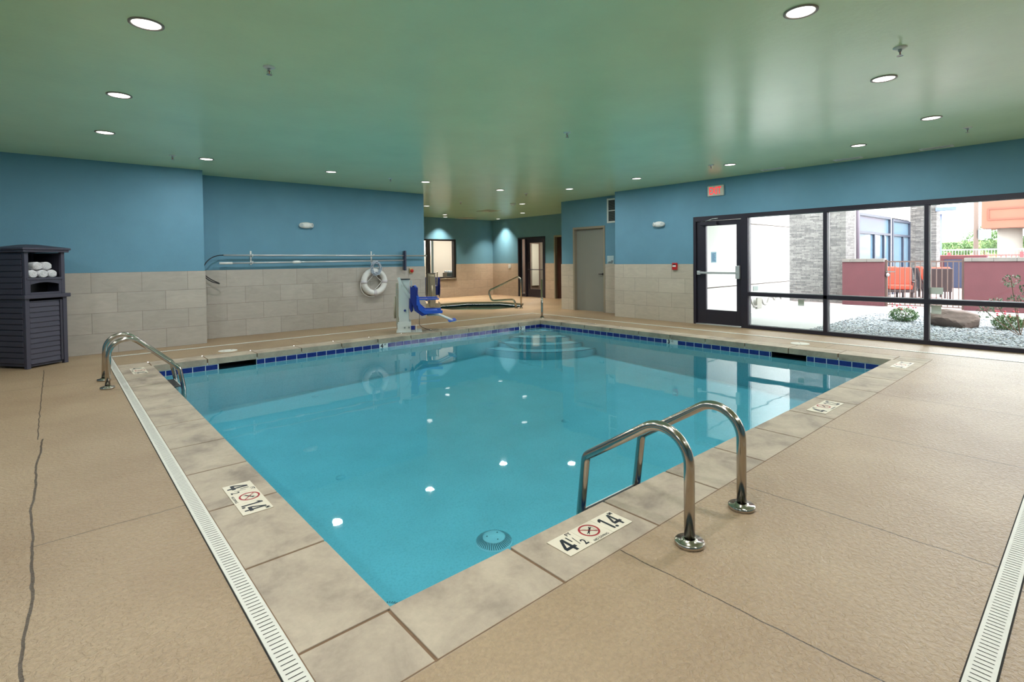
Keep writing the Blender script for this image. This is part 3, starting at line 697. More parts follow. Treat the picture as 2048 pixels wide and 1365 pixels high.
# ------------------------------------------------------------------ pool lift
def make_lift(col_mat, cushion, seatmat):
    t = empty('pool_lift', (0,0,0))     # local x: way the seat faces
    mb = MB(); mb.box((-.17,-.24,.001),(.30,.20,.014)); mb.build('base_plate', col_mat, t, bevel=.003)
    mb = MB(); mb.box((-.14,-.20,.014),(.10,-.185,.20)).box((-.14,.165,.014),(.10,.18,.20)); mb.box((-.15,-.19,.014),(-.13,.17,.16)); mb.build('base_bracket', col_mat, t, bevel=.003)
    # front cover: tall shaped panel leaning slightly
    mb = MB(); side = [(-.10,.12),(.07,.12),(.06,.20),(.085,.98),(-.12,.98),(-.13,.3)]
    mb.prism([(x,z) for x,z in side], -.11, .10, T(0,0,0) @ rotx(pi/2)); mb.build('mast_cover', col_mat, t, bevel=.012, seg=3)
    mb = MB(); mb.box((-.125,-.12,.98),(.095,.125,.992)); mb.build('mast_cap', M['black'], t, bevel=.003)
    mb = MB(); mb.box((-.175,-.06,.06),(-.13,.06,.92)); mb.build('actuator_channel', M['beige_metal'], t, bevel=.006)
    mb = MB(); mb.tube([(-.195,0,.25),(-.195,0,.66)], .022, 12); mb.build('actuator', M['beige_metal'], t)
    mb = MB()
    for z in (.10,.16,.72,.80): mb.tube([(-.15,-.125,z),(-.15,-.112,z)], .012, 8)
    mb.tube([(-.02,-.206,.09),(-.02,-.19,.09)], .014, 8); mb.tube([(.06,-.206,.09),(.06,-.19,.09)], .014, 8); build_each(mb, 'bolt', M['steel_dull'], t)
    # swing arm on the near side
    pts = fillet([(-.12,-.15,1.02),(-.06,-.15,.86),(.12,-.15,.62),(.16,-.15,.42),(.30,-.12,.33)], [.2,.1,.1], 6)
    mb = MB()
    for a, b_ in zip(pts, pts[1:]):
        d = (b_-a); L_ = d.length; ang = atan2(d.z, d.x); mb.box((-.003,-.014,-.026),(L_+.003,.014,.026), T(*a) @ roty(-ang))
    mb.build('swing_arm', col_mat, t)
    mb = MB(); mb.box((.10,.115,.34),(.13,.145,.95)); mb.build('guide_post', col_mat, t, bevel=.006)
    # seat shell: profile swept in y
    prof = [(.17,.86),(.16,.66),(.19,.50),(.24,.40),(.32,.352),(.44,.345),(.60,.352)]
    th = .035; mb = MB(); n = len(prof); outer = []
    for i, (x, z) in enumerate(prof):
        a = prof[max(0,i-1)]; b_ = prof[min(n-1,i+1)]; d = Vector((b_[0]-a[0], 0, b_[1]-a[1])).normalized(); nn = Vector((d.z, 0, -d.x)); outer.append((x+nn.x*-th, z+nn.z*-th))
    poly = prof + list(reversed(outer)); Mx = rotx(pi/2)
    mb.prism(poly, -.23, .23, Mx); mb.build('seat_shell', seatmat, t, bevel=.008)
    # side skirts
    sk = [(.09,.84),(.19,.85),(.215,.66),(.25,.46),(.36,.385),(.42,.33),(.30,.30),(.17,.40),(.09,.62)]
    for a_, b2 in ((.232,.246),(-.246,-.232)): MB().prism(sk, a_, b2, Mx).build('seat_wing', cushion, t, bevel=.005)
    sk = [(.20,.68),(.245,.67),(.275,.50),(.37,.405),(.68,.40),(.68,.345),(.34,.335),(.235,.42)]
    for a_, b2 in ((.246,.258),(-.258,-.246)): MB().prism(sk, a_, b2, Mx).build('seat_side_rim', seatmat, t, bevel=.005)
    mb = MB(); cs = [(.175,.85),(.235,.83),(.225,.60),(.27,.45),(.20,.45),(.165,.60)]
    mb.prism([(x,z) for x,z in cs], -.19, .19, Mx); mb.build('back_cushion', cushion, t, bevel=.02, seg=3)
    mb = MB(); mb.prism([(.075,.62),(.13,.66),(.14,.40),(.10,.36),(.07,.45)], .0, .18, Mx); mb.build('lumbar_pad', cushion, t, bevel=.02, seg=3)
    for s in (-1, 1):
        mb = MB(); mb.box((.20,s*.245-.018,.60),(.62,s*.245+.018,.625)); mb.tube([(.215,s*.245,.50),(.215,s*.245,.60)], .014, 10); mb.build('armrest', seatmat, t, bevel=.008)
    for s in (-.1, .1): MB().tube([(.40,s,.30),(.62,s,.30),(.92,s,.165)], .016, 10).build('footrest_arm', M['white_metal'], t)
    mb = MB(); mb.box((-.06,-.17,-.008),(.09,.17,.008), T(.86,0,.178) @ roty(radians(-12))); mb.build('footrest', seatmat, t, bevel=.006)
    mb = MB(); mb.tube(fillet([(.26,-.05,.33),(.25,-.05,.12),(.30,-.06,.07),(.44,-.08,.012),(.48,-.14,.007)], .04, 5), .0045, 6); mb.build('seat_cable', M['black'], t)
    mb = MB(); mb.box((.09,-.245,.05),(.17,-.20,.125)); mb.build('control_box', M['navy'], t, bevel=.004)
    mb = MB(); mb.lathe([(.022,0),(.022,.002),(0,.002)], 20, T(-.01,-.1105,.40) @ rotx(pi/2)); mb.build('round_badge', M['navy'], t)
    mb = MB(); mb.box((.085,-.25,.014),(.095,-.19,.14)).box((.19,-.25,.014),(.2,-.19,.14)); mb.build('footplate_upright', col_mat, t)
    return t
lift = make_lift(M['white_metal'], M['navy'], M['blue_plastic']); lift.location = (4.06, 6.97, 0); lift.rotation_euler = (0,0,radians(-30))
tag(lift, 'white pool lift with bright blue seat standing on the deck before the wall', 'pool lift', 'pool access lifts')
lift2 = make_lift(M['beige_metal'], M['navy'], M['navy'])
lift2.location = (6.93, 10.56, 0); lift2.rotation_euler = (0,0,radians(62)); tag(lift2, 'beige pool lift with dark blue seat beside the hot tub, half hidden by the wall', 'pool lift', 'pool access lifts')

# ------------------------------------------------------------------ life ring, poles, wall fittings on the recessed wall
ring = tag(empty('life_ring', (4.19, YR-.09, .895)), 'white life ring with rope coil hanging below the wall poles', 'life ring')
mb = MB(); Rr, rr = .235, .064
mb.tube([(Rr*cos(2*pi*k/48), 0, Rr*sin(2*pi*k/48)) for k in range(48)], rr, 18, closed=True); mb.build('ring_body', M['ring_white'], ring)
for a in (0, pi, -pi/2):
    mb = MB(); mb.tube([(Rr*cos(a+d), 0, Rr*sin(a+d)) for d in (-.13,0,.13)], rr+.004, 18); mb.build('grip_band', M['ringband'], ring)
mb = MB()
pts = []
for k in range(33):
    A = pi + .02 + (pi/2-.04)*k/32; s = sin(pi*k/32); rad = Rr+rr+.010 + .035*s; pts.append((rad*cos(A), -.01, rad*sin(A)))
mb.tube(pts, .006, 8)
pts = [((Rr-rr-.01-.05*sin(pi*k/20))*cos(pi*.5+pi*.5*k/20), -.01, (Rr-rr-.01-.05*sin(pi*k/20))*sin(pi*.5+pi*.5*k/20)) for k in range(21)]; mb.tube(pts, .006, 8)
pts = [((Rr-rr-.01-.05*sin(pi*k/20))*cos(pi*.5*k/20), -.01, (Rr-rr-.01-.05*sin(pi*k/20))*sin(pi*.5*k/20)) for k in range(21)]; mb.tube(pts, .006, 8)
pts = [((Rr-rr-.01-.04*sin(pi*k/20))*cos(-pi*.5*k/20), -.01, (Rr-rr-.01-.04*sin(pi*k/20))*sin(-pi*.5*k/20)) for k in range(21)]; mb.tube(pts, .006, 8)
mb.build('grab_line', M['ring_white'], ring)
mb = MB()
rr2 = random.Random(5)
for q in range(9):
    cx, cz, rx, rz_ = rr2.uniform(-.02,.02), .29+rr2.uniform(-.015,.015), .10+rr2.uniform(-.02,.02), .125+rr2.uniform(-.02,.015)
    mb.tube([(cx+rx*cos(2*pi*k/26), -.075-.012*(q%4)+.006*sin(3*k+q), cz+rz_*sin(2*pi*k/26)+(.02*sin(k*1.3+q))) for k in range(26)], .0075, 8, closed=True)
mb.build('rope_coil', M['rope'], ring)
mb = MB(); mb.tube([(0,.08,.43),(0,-.06,.43),(0,-.10,.41),(0,-.11,.445)], .007, 8); mb.build('rope_hook', M['steel_dull'], ring)

pole = tag(empty('rescue_hook_pole', (0,0,0)), 'long aluminium pole with black shepherd hook, upper pole on the wall', 'rescue pole')
MB().tube([(1.32,8.49,1.467),(5.49,8.49,1.447)], .0165, 14).build('shaft', M['alu'], pole)
pts = [(1.36,8.49,1.467),(1.24,8.485,1.462),(1.13,8.47,1.42),(1.05,8.45,1.35),(.995,8.43,1.25),(.985,8.40,1.16),(1.02,8.38,1.08),(1.10,8.39,1.015),(1.18,8.41,.985),(1.235,8.44,.968),(1.225,8.46,.985),(1.14,8.47,1.03),(1.05,8.48,1.10),(1.0,8.49,1.16)]
def smooth(pts, n=6):
    P_ = [Vector(p) for p in pts]; out = []
    for i in range(len(P_)-1):
        p0, p1, p2, p3 = P_[max(0,i-1)], P_[i], P_[i+1], P_[min(len(P_)-1,i+2)]
        for k in range(n):
            u = k/n; out.append(.5*((2*p1)+(p2-p0)*u+(2*p0-5*p1+4*p2-p3)*u*u+(3*p1-p0-3*p2+p3)*u**3))
    out.append(P_[-1]); return out
MB().tube(smooth(pts), .0085, 10).build('hook', M['black'], pole)
pole2 = tag(empty('pool_brush_pole', (0,0,0)), 'lower aluminium pole on the wall with grip, coupling and dark brush head', 'brush pole')
MB().tube([(1.27,8.49,1.325),(4.95,8.49,1.346)], .0150, 14).build('shaft', M['alu'], pole2)
MB().tube([(1.255,8.49,1.325),(1.46,8.49,1.326)], .021, 14).build('grip', M['white_plastic'], pole2)
MB().tube([(2.50,8.49,1.332),(2.53,8.49,1.332),(2.58,8.49,1.333),(2.63,8.49,1.333),(2.66,8.49,1.333)], [.017,.026,.027,.026,.017], 14).build('coupling', M['white_plastic'], pole2)
mb = MB(); mb.box((4.915,8.455,1.12),(4.95,8.53,1.56)); mb.build('brush_head', simple('dark_brush_plastic', (62,66,84), .5), pole2, bevel=.006)
mb = MB()
for k in range(40): mb.box((4.885,8.462,1.13+k*.0105),(4.915,8.524,1.137+k*.0105))
mb.build('bristles', simple('dark_bristles', (40,46,70), .8), pole2)
def hanger(x, label):
    t = tag(empty('pole_hanger', (x, YR, 0)), label, 'hook', 'white pole hangers'); mb = MB()
    mb.box((-.014,-.012,1.29),(.014,0,1.545)); mb.build('hanger_bar', M['white_plastic'], t, bevel=.003)
    for z in (1.44, 1.312):
        mb = MB(); mb.tube(fillet([(0,0,z),(0,-.12,z),(0,-.135,z+.045)], .02, 5), .008, 8); mb.build('peg', M['white_plastic'], t)
hanger(1.79, 'white pole hanger on the wall near the hooked pole end'); hanger(4.17, 'white pole hanger on the wall directly above the life ring')

def emergency_light(loc, rz, label):
    t = tag(empty('emergency_light', loc, rz), label, 'emergency light', 'oblong wall emergency lights')   # local -y faces the room
    mb = MB(); n = 24
    mb.lathe([(.06,.0),(.062,.03),(.055,.06),(.035,.075),(0,.078)], 28, rotx(pi/2) @ Matrix.Diagonal((2.25,1.0,1,1))); mb.build('housing', M['white_plastic'], t)
    for s in (-1, 1):
        o = MB().lathe([(.045,.0),(.047,.03),(.035,.04),(0,.042)], 20, T(s*.085,-.045,0) @ rotz(s*.5) @ rotx(pi/2)).build('lamp_head', M['white_plastic'], t)
        MB().lathe([(.032,.0425),(0,.045)], 18, T(s*.085,-.045,0) @ rotz(s*.5) @ rotx(pi/2)).build('lens', simple('clear_lens', (190,196,196), .15), o)
emergency_light((2.80, YR, 2.05), 0, 'white emergency light on the blue wall above the wall poles')
emergency_light((XW, 4.496, 2.05), -pi/2, 'white emergency light on the blue wall beside the exit door')

al = tag(empty('alarm_button', (5.126, YR-e, 1.108)), 'round red emergency button on the tiled wall beside the life ring', 'alarm button')
MB().box((-.045,-.03,-.055),(.045,0,.055)).build('backplate', simple('yellowish_plate', (196,170,110), .5), al, bevel=.006)
MB().lathe([(.036,.03),(.04,.05),(.034,.066),(0,.07)], 24, rotx(pi/2)).build('button', M['red'], al)
pb = tag(empty('fire_alarm_pull', (XW-e, 4.121, 1.157)), 'red fire alarm pull box on the wall beside the exit door', 'fire alarm')
MB().box((-.04,-.055,-.072),(0,.055,.072)).build('case', M['red'], pb, bevel=.008)
MB().box((-.052,-.038,-.01),(-.04,.038,.022)).build('pull_handle', M['white_plastic'], pb, bevel=.003)
MB().box((-.046,-.03,.03),(-.0405,.03,.05)).build('lever_slot', M['black'], pb)

ex = tag(empty('exit_sign', (XW, 3.23, 2.627)), 'lit EXIT sign with red letters above the glass door', 'exit sign')
MB().box((-.045,-.168,-.104),(0,.168,.104)).build('housing', M['exit_face'], ex, bevel=.022, seg=4)
mt = MB(); v, f = text_geo('EXIT', .20, .004); v = [(a*.60, b_, c) for a, b_, c in v]; mt.add(v, f, T(-.0462,0,0) @ rotz(-pi/2) @ rotx(pi/2)); mt.build('exit_lettering', M['exit_red'], ex, recalc=False)

# ------------------------------------------------------------------ niche: closet door, grille, room sign
cd = struct(empty('door_1', (XN, 0, 0)))
fw = .05
mb = MB(); y0, y1, zt = 6.36, 7.41, 2.15
for a, b_ in (((-.02,y0,0),(.16,y0+fw,zt)),((-.02,y1-fw,0),(.16,y1,zt)),((-.02,y0,zt-fw),(.16,y1,zt))): jbox(mb, a, b_)
mb.build('door_frame', M['beige_frame'], cd, bevel=.004)
MB().box((.08,y0+fw,.008),(.12,y1-fw,zt-fw)).build('door_leaf', M['grey_door'], cd, bevel=.002)
mb = MB(); mb.tube([(.08,6.50,.95),(.03,6.50,.95),(.03,6.60,.95)], .010, 10); mb.lathe([(.028,0),(.028,.008),(0,.01)], 20, T(.08,6.50,.95) @ roty(-pi/2)); mb.build('door_handle', M['bronze'], cd)
gv = tag(empty('wall_grille', (XN, 6.01, 2.50)), 'white framed air grille high on the niche wall above the grey door', 'air grille')
mb = MB()
for a, b_ in (((-.02,-.27,-.295),(0,-.235,.295)),((-.02,.235,-.295),(0,.27,.295)),((-.02,-.27,.255),(0,.27,.295)),((-.02,-.27,-.295),(0,.27,-.255)),((-.018,-.27,-.01),(0,.27,.01))): jbox(mb, a, b_)
mb.build('grille_frame', M['white_metal'], gv, bevel=.002)
MB().box((-.004,-.235,-.255),(-.001,.235,.255)).build('grille_back', M['darkgap'], gv)
mb = MB()
for k in range(34): mb.box((-.013,-.235,-.25+k*.015),(-.004,.235,-.246+k*.015))
mb.build('louvres', simple('grille_louvre', (120,130,130), .5), gv)
sg = tag(empty('room_sign', (XN, 6.20, 1.305)), 'small pale room sign on the niche wall beside the grey door', 'sign')
MB().box((-.008,-.10,-.10),(0,.10,.10)).build('sign_plate', simple('pale_sign', (176,200,204), .4), sg, bevel=.003)
mb = MB(); mb.box((-.0095,-.08,-.06),(-.0085,.06,-.045)).box((-.0095,-.07,-.085),(-.0085,.085,-.07)).box((-.0095,-.085,-.035),(-.0085,-.02,-.02)); mb.build('sign_lettering', M['ink'], sg)

# ------------------------------------------------------------------ far openings
d1 = struct(empty('door_2', (XF, 0, 0)))
y0, y1, ym, zt = 11.03, 12.424, 12.02, 2.138
mb = MB()
for a, b_ in (((-.02,y0,0),(.12,y0+.05,zt)),((-.02,y1-.05,0),(.12,y1,zt)),((-.02,y0,zt-.06),(.12,y1,zt)),((-.02,ym-.03,0),(.12,ym+.03,zt)),((-.01,ym,0),(.10,y1,.10))): jbox(mb, a, b_)
mb.build('door_frame', M['bronze'], d1, bevel=.003)
mb = MB(); la, lb = y0+.05, ym-.03
for a, b_ in (((.03,la,.01),(.075,la+.11,zt-.06)),((.03,lb-.11,.01),(.075,lb,zt-.06)),((.03,la,zt-.2),(.075,lb,zt-.06)),((.03,la,.01),(.075,lb,.28))): jbox(mb, a, b_)
leaf = mb.build('door_leaf', M['bronze'], d1, bevel=.003)
MB().box((.05,la+.11,.28),(.056,lb-.11,zt-.2)).build('glass', M['glass'], leaf)
MB().tube([(.03,la+.08,.98),(-.03,la+.1,.98),(-.03,lb-.1,.98),(.03,lb-.08,.98)], .012, 8).tube([(-.03,lb-.12,.98),(-.03,lb-.12,1.22),(.03,lb-.12,1.24)], .012, 8).build('push_bar', M['bronze'], leaf)
MB().box((.05,ym+.03,.1),(.056,y1-.05,zt-.06)).build('sidelight_glass', M['glass'], d1)
d2 = struct(empty('door_3', (XF, 0, 0)))
y0, y1, zt = 9.75, 10.595, 2.145
mb = MB()
for a, b_ in (((-.02,y0,0),(.14,y0+.05,zt)),((-.02,y1-.05,0),(.14,y1,zt)),((-.02,y0,zt-.05),(.14,y1,zt))): jbox(mb, a, b_)
mb.build('door_frame', M['beige_frame'], d2, bevel=.003)
lf = MB().box((.09,y0+.05,.01),(.13,y1-.05,zt-.05)).build('door_leaf', M['brown_door'], d2)
MB().box((.08,10.04,.28),(.09,10.28,.60)).build('vent_panel', simple('dark_green_vent', (30,60,52), .5), lf)
# lobby beyond the double door
lob = simple('lobby_wall', (172,160,142), .7)
struct(MB().box((14.6,8,0),(14.7,14.1,2.6)).build('lobby_wall', lob)); struct(MB().box((12.05,8,-.02),(14.6,14.1,0)).build('lobby_floor', M['lobby_floor'])); struct(MB().box((12.05,8,2.6),(14.6,14.1,2.7)).build('lobby_ceiling', lob))
struct(MB().box((12.05,7.9,0),(14.6,8,2.6)).box((12.05,14.1,0),(14.6,14.2,2.6)).build('lobby_side_wall', simple('lobby_brown_wall', (128,106,94), .7)))
struct(MB().box((14.08,14.04,.25),(14.46,14.1,2.0)).build('trim_10', simple('lobby_cream_panel', (232,226,208), .7)))
# sw
sw = tag(empty('light_switch', (XF-e, 12.887, 1.095)), 'white wall switch plate on tiles beside the dark glass door', 'light switch')
MB().box((-.012,-.075,-.075),(0,.075,.075)).build('switch_plate', M['white_plastic'], sw, bevel=.004); MB().box((-.018,-.02,-.035),(-.012,.02,.035)).build('rocker', M['white_tile'], sw, bevel=.002)

# interior window to the bright room
w1 = struct(empty('window_1', (0, YF, 0)))
mb = MB(); xa, xb, za, zb = 7.9, 10.086, .70, 2.10
for a, b_ in (((xa,-.03,za),(xa+.05,.12,zb)),((xb-.07,-.03,za),(xb,.12,zb)),((xa,-.03,za),(xb,.12,za+.05)),((xa,-.03,zb-.06),(xb,.12,zb)),((8.90,-.03,za),(9.0,.12,zb))): jbox(mb, a, b_)
mb.build('window_frame', simple('black_window_frame', (26,22,22), .4), w1, bevel=.003)
MB().box((xa+.05,.05,za+.05),(8.90,.056,zb-.06)).box((9.0,.05,za+.05),(xb-.07,.056,zb-.06)).build('glass', M['glass'], w1)
MB().box((xa-.02,-.06,za-.03),(xb+.02,0,za)).build('window_sill', M['beige_frame'], w1, bevel=.004)
cw = M['cream_wall']
struct(MB().box((6.9,17.0,0),(13.4,17.1,2.75)).build('lounge_wall', cw)); struct(MB().box((6.8,14.08,0),(6.9,17.1,2.75)).box((13.4,14.3,0),(13.5,17.1,2.75)).build('lounge_side_wall', simple('lounge_side_wall', (196,182,164), .7)))
struct(MB().box((6.8,14.08,-.05),(13.5,17.1,0)).build('lounge_floor', M['lobby_floor'])); struct(MB().box((6.8,14.08,2.75),(13.5,17.1,2.8)).build('lounge_ceiling', cw))
struct(MB().box((9.95,15.3,0),(10.05,17.0,2.75)).build('lounge_stub_wall', simple('lounge_stub', (206,196,182), .7)))
for (x, y, h, w_), lb in (((10.7,15.2,.86,.42),'grey basket of white items on the lounge counter behind the window'),((11.25,15.15,.80,.5),'second grey basket of white items in the lounge, beside the taller one')):
    t = tag(empty('counter_basket', (x, y, 0)), lb, 'basket', 'baskets seen through the interior window')
    MB().box((-w_/2,-.15,0),(w_/2,.15,h)).build('basket_body', M['fridge_grey'], t, bevel=.01)
    mb = MB(); q = random.Random(int(x*10))
    for k in range(9): mb.lathe([(0,-.04),(.045,-.02),(.05,.02),(.02,.05),(0,.055)], 8, T(q.uniform(-w_/2+.05,w_/2-.05), q.uniform(-.1,.1), h+.03))
    mb.build('contents', M['towel'], t)

# ------------------------------------------------------------------ storefront: exit door and windows
def frame_boxes(mb, lst, d0=.02, d1=.13):
    for (ya, yb, za, zb) in lst: jbox(mb, (XW+d0, min(ya,yb), za+.001), (XW+d1, max(ya,yb), zb))
ZT = 2.145
d3 = struct(empty('door_4', (0,0,0)))
mb = MB(); frame_boxes(mb, [(3.72,3.668,0,ZT),(2.745,2.665,0,ZT),(3.668,2.745,2.06,ZT)], .0, .14); mb.build('door_frame', M['bronze'], d3, bevel=.003)
mb = MB(); frame_boxes(mb, [(3.66,3.474,.02,2.05),(2.854,2.752,.02,2.05),(3.474,2.854,1.955,2.05),(3.474,2.854,.02,.298)], .04, .09); lf = mb.build('door_leaf', M['bronze'], d3, bevel=.004)
MB().box((XW+.062,2.854,.298),(XW+.068,3.474,1.955)).build('glass', M['glass'], lf)
MB().box((XW-.035,2.80,1.01),(XW+.0,3.62,1.05)).box((XW-.03,3.57,.99),(XW+.04,3.63,1.07)).build('push_bar', M['alu'], lf, bevel=.006)
MB().box((XW-.03,2.77,.92),(XW+.04,2.845,1.17)).build('panic_latch', M['alu'], lf, bevel=.006)
mb = MB(); mb.box((XW-.03,3.22,1.965),(XW+.04,3.55,2.03)); mb.build('door_closer', M['bronze'], lf, bevel=.006)
MB().tube([(XW-.01,3.45,2.045),(XW-.02,3.30,2.085),(XW-.0,3.20,2.09)], .008, 8).build('closer_arm', M['alu'], lf)
MB().box((XW-.01,2.75,0.001),(XW+.15,3.668,.014)).build('threshold', M['alu'], d3)
mulls = [1.325, -.025, -1.375, -2.725]
wn = struct(empty('window_2', (0,0,0)))
mb = MB(); frame_boxes(mb, [(2.665,-4.1,0,.062),(2.665,-4.1,2.075,ZT)]+[(m+.028,m-.028,.062,2.075) for m in mulls]+[(2.665,2.62,.062,2.075),(-4.04,-4.1,.062,2.075),(2.62,-4.04,.612,.672)], .0, .13)
mb.build('window_frame', M['bronze'], wn, bevel=.003)
edges = [2.62] + mulls + [-4.04]
for a, b_ in zip(edges, edges[1:]):
    for za, zb in ((.062,.612),(.672,2.075)):
        MB().box((XW+.062, b_+(.028 if b_ > -4 else 0), za), (XW+.068, a-(.028 if a < 2.6 else 0), zb)).build('glass_pane', M['glass'], wn)
mb = MB()
for a, b_ in zip(edges, edges[1:]):
    for za, zb in ((.062,.612),(.672,2.075)):
        A, B = a-(.028 if a < 2.6 else 0), b_+(.028 if b_ > -4 else 0)
        mb.box((XW+.05,A-.012,za),(XW+.062,A,zb)).box((XW+.05,B,za),(XW+.062,B+.012,zb)).box((XW+.05,B,za),(XW+.062,A,za+.012)).box((XW+.05,B,zb-.012),(XW+.062,A,zb))
mb.build('glazing_bead', M['alu'], wn)
nt_ = tag(empty('door_notice', (XW+.058, 3.318, 1.335)), 'pale blue printed notice stuck on the exit door glass', 'notice')
MB().box((-.002,-.055,-.105),(.002,.055,.105)).build('paper', M['notice'], nt_)
mb = MB()
for k, w_ in enumerate((.08,.05,.07,.06,.08,.05,.07,.08)): mb.box((-.0034,.035-w_,.065-k*.02),(-.0024,.035,.073-k*.02))
mb.build('print_lines', M['blue_ink'], nt_)
for (y, z, w_, h_), lb in (((1.72,.525,.10,.11),'square pale sticker low on the window pane nearest the exit door'),((-.13,.80,.16,.10),'pale sticker above the crossbar on the pane with the boulder view'),((-.13,.525,.12,.13),'pale square sticker under the crossbar before the boulder')):
    t = tag(MB().box((XW+.0585,y-w_/2,z-h_/2),(XW+.0615,y+w_/2,z+h_/2)).build('window_sticker', M['sticker']), lb, 'sticker', 'pale stickers on the window glass')

# ------------------------------------------------------------------ ceiling fittings
def make_downlight():
    t = empty('downlight', (0,0,0))
    MB().lathe([(.098,.0),(.098,-.006),(.088,-.010),(.080,-.004),(.080,.0)], 36).build('trim_ring', simple('downlight_ring', (150,140,130), .4), t)
    MB().lathe([(.081,-.0035),(.05,-.007),(0,-.009)], 36).build('lamp_lens', M['lens'], t)
    la = bpy.data.lights.new('downlight_lamp', 'AREA'); la.shape = 'DISK'; la.size = .15; la.energy = LAMP; la.color = (.97,.98,1.0); la.spread = radians(180)
    lo = bpy.data.objects.new('downlight_lamp', la); COL.objects.link(lo); lo.parent = t; lo.location = (0,0,-.012)
    return t
LAMP = 16.5
DL = [((-.45,2.28),'recessed downlight nearest the camera above the slotted drain side'),
((2.63,-.51),'large recessed downlight above the near deck on the window side'),
((-.45,4.14),'second recessed downlight along the row above the slotted drain'),
((4.52,-.50),'second recessed downlight from the camera on the window side'),
((-.45,5.91),'recessed downlight nearest the towel cabinet'),
((6.49,-.48),'third recessed downlight toward the window side, before the ceiling slot vents'),
((7.5,.50),'recessed downlight by the slot vents above the big windows'),
((.79,6.96),'recessed downlight beside the corner where the blue wall steps back'),
((7.5,2.33),'recessed downlight directly in front of the exit sign'),
((2.65,6.93),'recessed downlight in front of the wall emergency light and poles'),
((7.5,4.17),'recessed downlight in front of the emergency light beside the exit door'),
((4.53,6.95),'recessed downlight before the end of the life ring wall'),
((6.44,6.975),'recessed downlight above the pool corner steps, middle of the ceiling'),
((7.55,5.95),'recessed downlight in front of the grey closet door'),
((6.91,10.73),'recessed downlight just past the end edge of the life ring wall'),
((8.87,12.74),'nearer of the two recessed downlights before the interior window'),
((9.40,13.5),'recessed downlight close to the wall above the interior window'),
((8.75,8.79),'recessed downlight beside the smoke detector over the hot tub side'),
((10.6,10.8),'recessed downlight between the smoke detector and the far doors'),
((11.50,13.13),'recessed downlight in the far corner of the spa area')]
dl0 = make_downlight()
for i, ((x, y), lb) in enumerate(DL):
    if i == 0: dl0.location = (x, y, ZC); tag(dl0, lb, 'ceiling light', 'recessed ceiling downlights')
    else: dup(dl0, (x, y, ZC), 0, lb, 'recessed ceiling downlights')
for (x, y) in ((-.45,.4),(.75,-.51),(-.45,-.51),(-2.3,2.3),(-2.3,5.3),(-2.3,-1.5),(.75,-3.2),(2.9,-3.2),(5,-3.2),(7,-3.2)):  # unseen downlights, added to give light around and behind the camera
    dup(dl0, (x, y, ZC), 0, 'added recessed downlight out of view above the deck around the camera', 'added downlights out of view')

def make_sprinkler():
    t = empty('sprinkler', (0,0,0))
    MB().lathe([(.045,0),(.045,-.004),(.03,-.012),(.014,-.014)], 24).build('escutcheon', M['white_metal'], t)
    MB().lathe([(.012,-.012),(.012,-.03),(.008,-.032)], 12).tube([(.009,0,-.03),(.016,0,-.045),(.004,0,-.06)], .0025, 6).tube([(-.009,0,-.03),(-.016,0,-.045),(-.004,0,-.06)], .0025, 6).lathe([(.022,-.062),(.022,-.060),(0,-.060)], 16).build('sprinkler_head', M['steel_dull'], t)
    MB().tube([(0,0,-.032),(0,0,-.058)], .003, 6).build('glass_bulb', M['red'], t)
    return t
SP = [((.377,2.567),'white fire sprinkler between the two nearest left-side downlights'),((3.81,-.768),'fire sprinkler between the two large downlights on the window side'),((3.78,2.537),'fire sprinkler in the middle of the ceiling over the pool'),
((7.396,-.667),'fire sprinkler beyond the slot vents near the big windows'),((.369,6.965),'fire sprinkler beside the downlight where the blue wall steps back'),((3.79,6.975),'fire sprinkler above the pool lift side, between two downlights'),
((7.307,7.077),'fire sprinkler between the middle downlights and the grey closet door'),((7.284,2.545),'fire sprinkler near the downlight in front of the exit sign'),((7.10,9.37),'fire sprinkler over the near side of the hot tub area')]
sp0 = make_sprinkler()
for i, ((x, y), lb) in enumerate(SP):
    if i == 0: sp0.location = (x, y, ZC); tag(sp0, lb, 'sprinkler', 'ceiling fire sprinklers')
    else: dup(sp0, (x, y, ZC), 0, lb, 'ceiling fire sprinklers')
def slot_vent(x, y, lb):
    t = tag(empty('ceiling_vent', (x, y, ZC)), lb, 'air vent', 'slot vents above the windows')
    mb = MB()
    for a, b_ in (((-.075,-.19,-.008),(-.035,.19,0)),((.035,-.19,-.008),(.075,.19,0)),((-.035,-.19,-.008),(.035,-.16,0)),((-.035,.16,-.008),(.035,.19,0)),((-.006,-.16,-.008),(.006,.16,0))): mb.box(a, b_)
    mb.build('vent_frame', M['white_metal'], t); MB().box((-.035,-.16,-.002),(.035,.16,-.0005)).build('vent_gap', M['darkgap'], t)
slot_vent(8.58,-.17,'slot vent in the ceiling nearest the frame edge above the windows'); slot_vent(8.52,.92,'middle slot vent in the ceiling above the windows'); slot_vent(8.53,2.07,'slot vent in the ceiling nearest the exit sign')
def sq_vent(x, y, rz, lb):
    t = tag(empty('ceiling_diffuser', (x, y, ZC), rz), lb, 'air vent', 'square ceiling diffusers')
    mb = MB()
    for r in (.28,.22,.16,.10):
        for a, b_ in (((-r,-r,-.008),(r,-r+.03,-.001)),((-r,r-.03,-.008),(r,r,-.001)),((-r,-r,-.008),(-r+.03,r,-.001)),((r-.03,-r,-.008),(r,r,-.001))): mb.box(a, b_)
    mb.build('diffuser_blades', simple('diffuser_green_white', (206,206,176), .6), t); MB().box((-.26,-.26,-.001),(.26,.26,-.0003)).build('diffuser_back', M['beige_frame'], t)
sq_vent(9.25,10.87,0,'square diffuser in the ceiling above the hot tub'); sq_vent(10.33,13.55,0,'square diffuser in the ceiling near the far window wall')
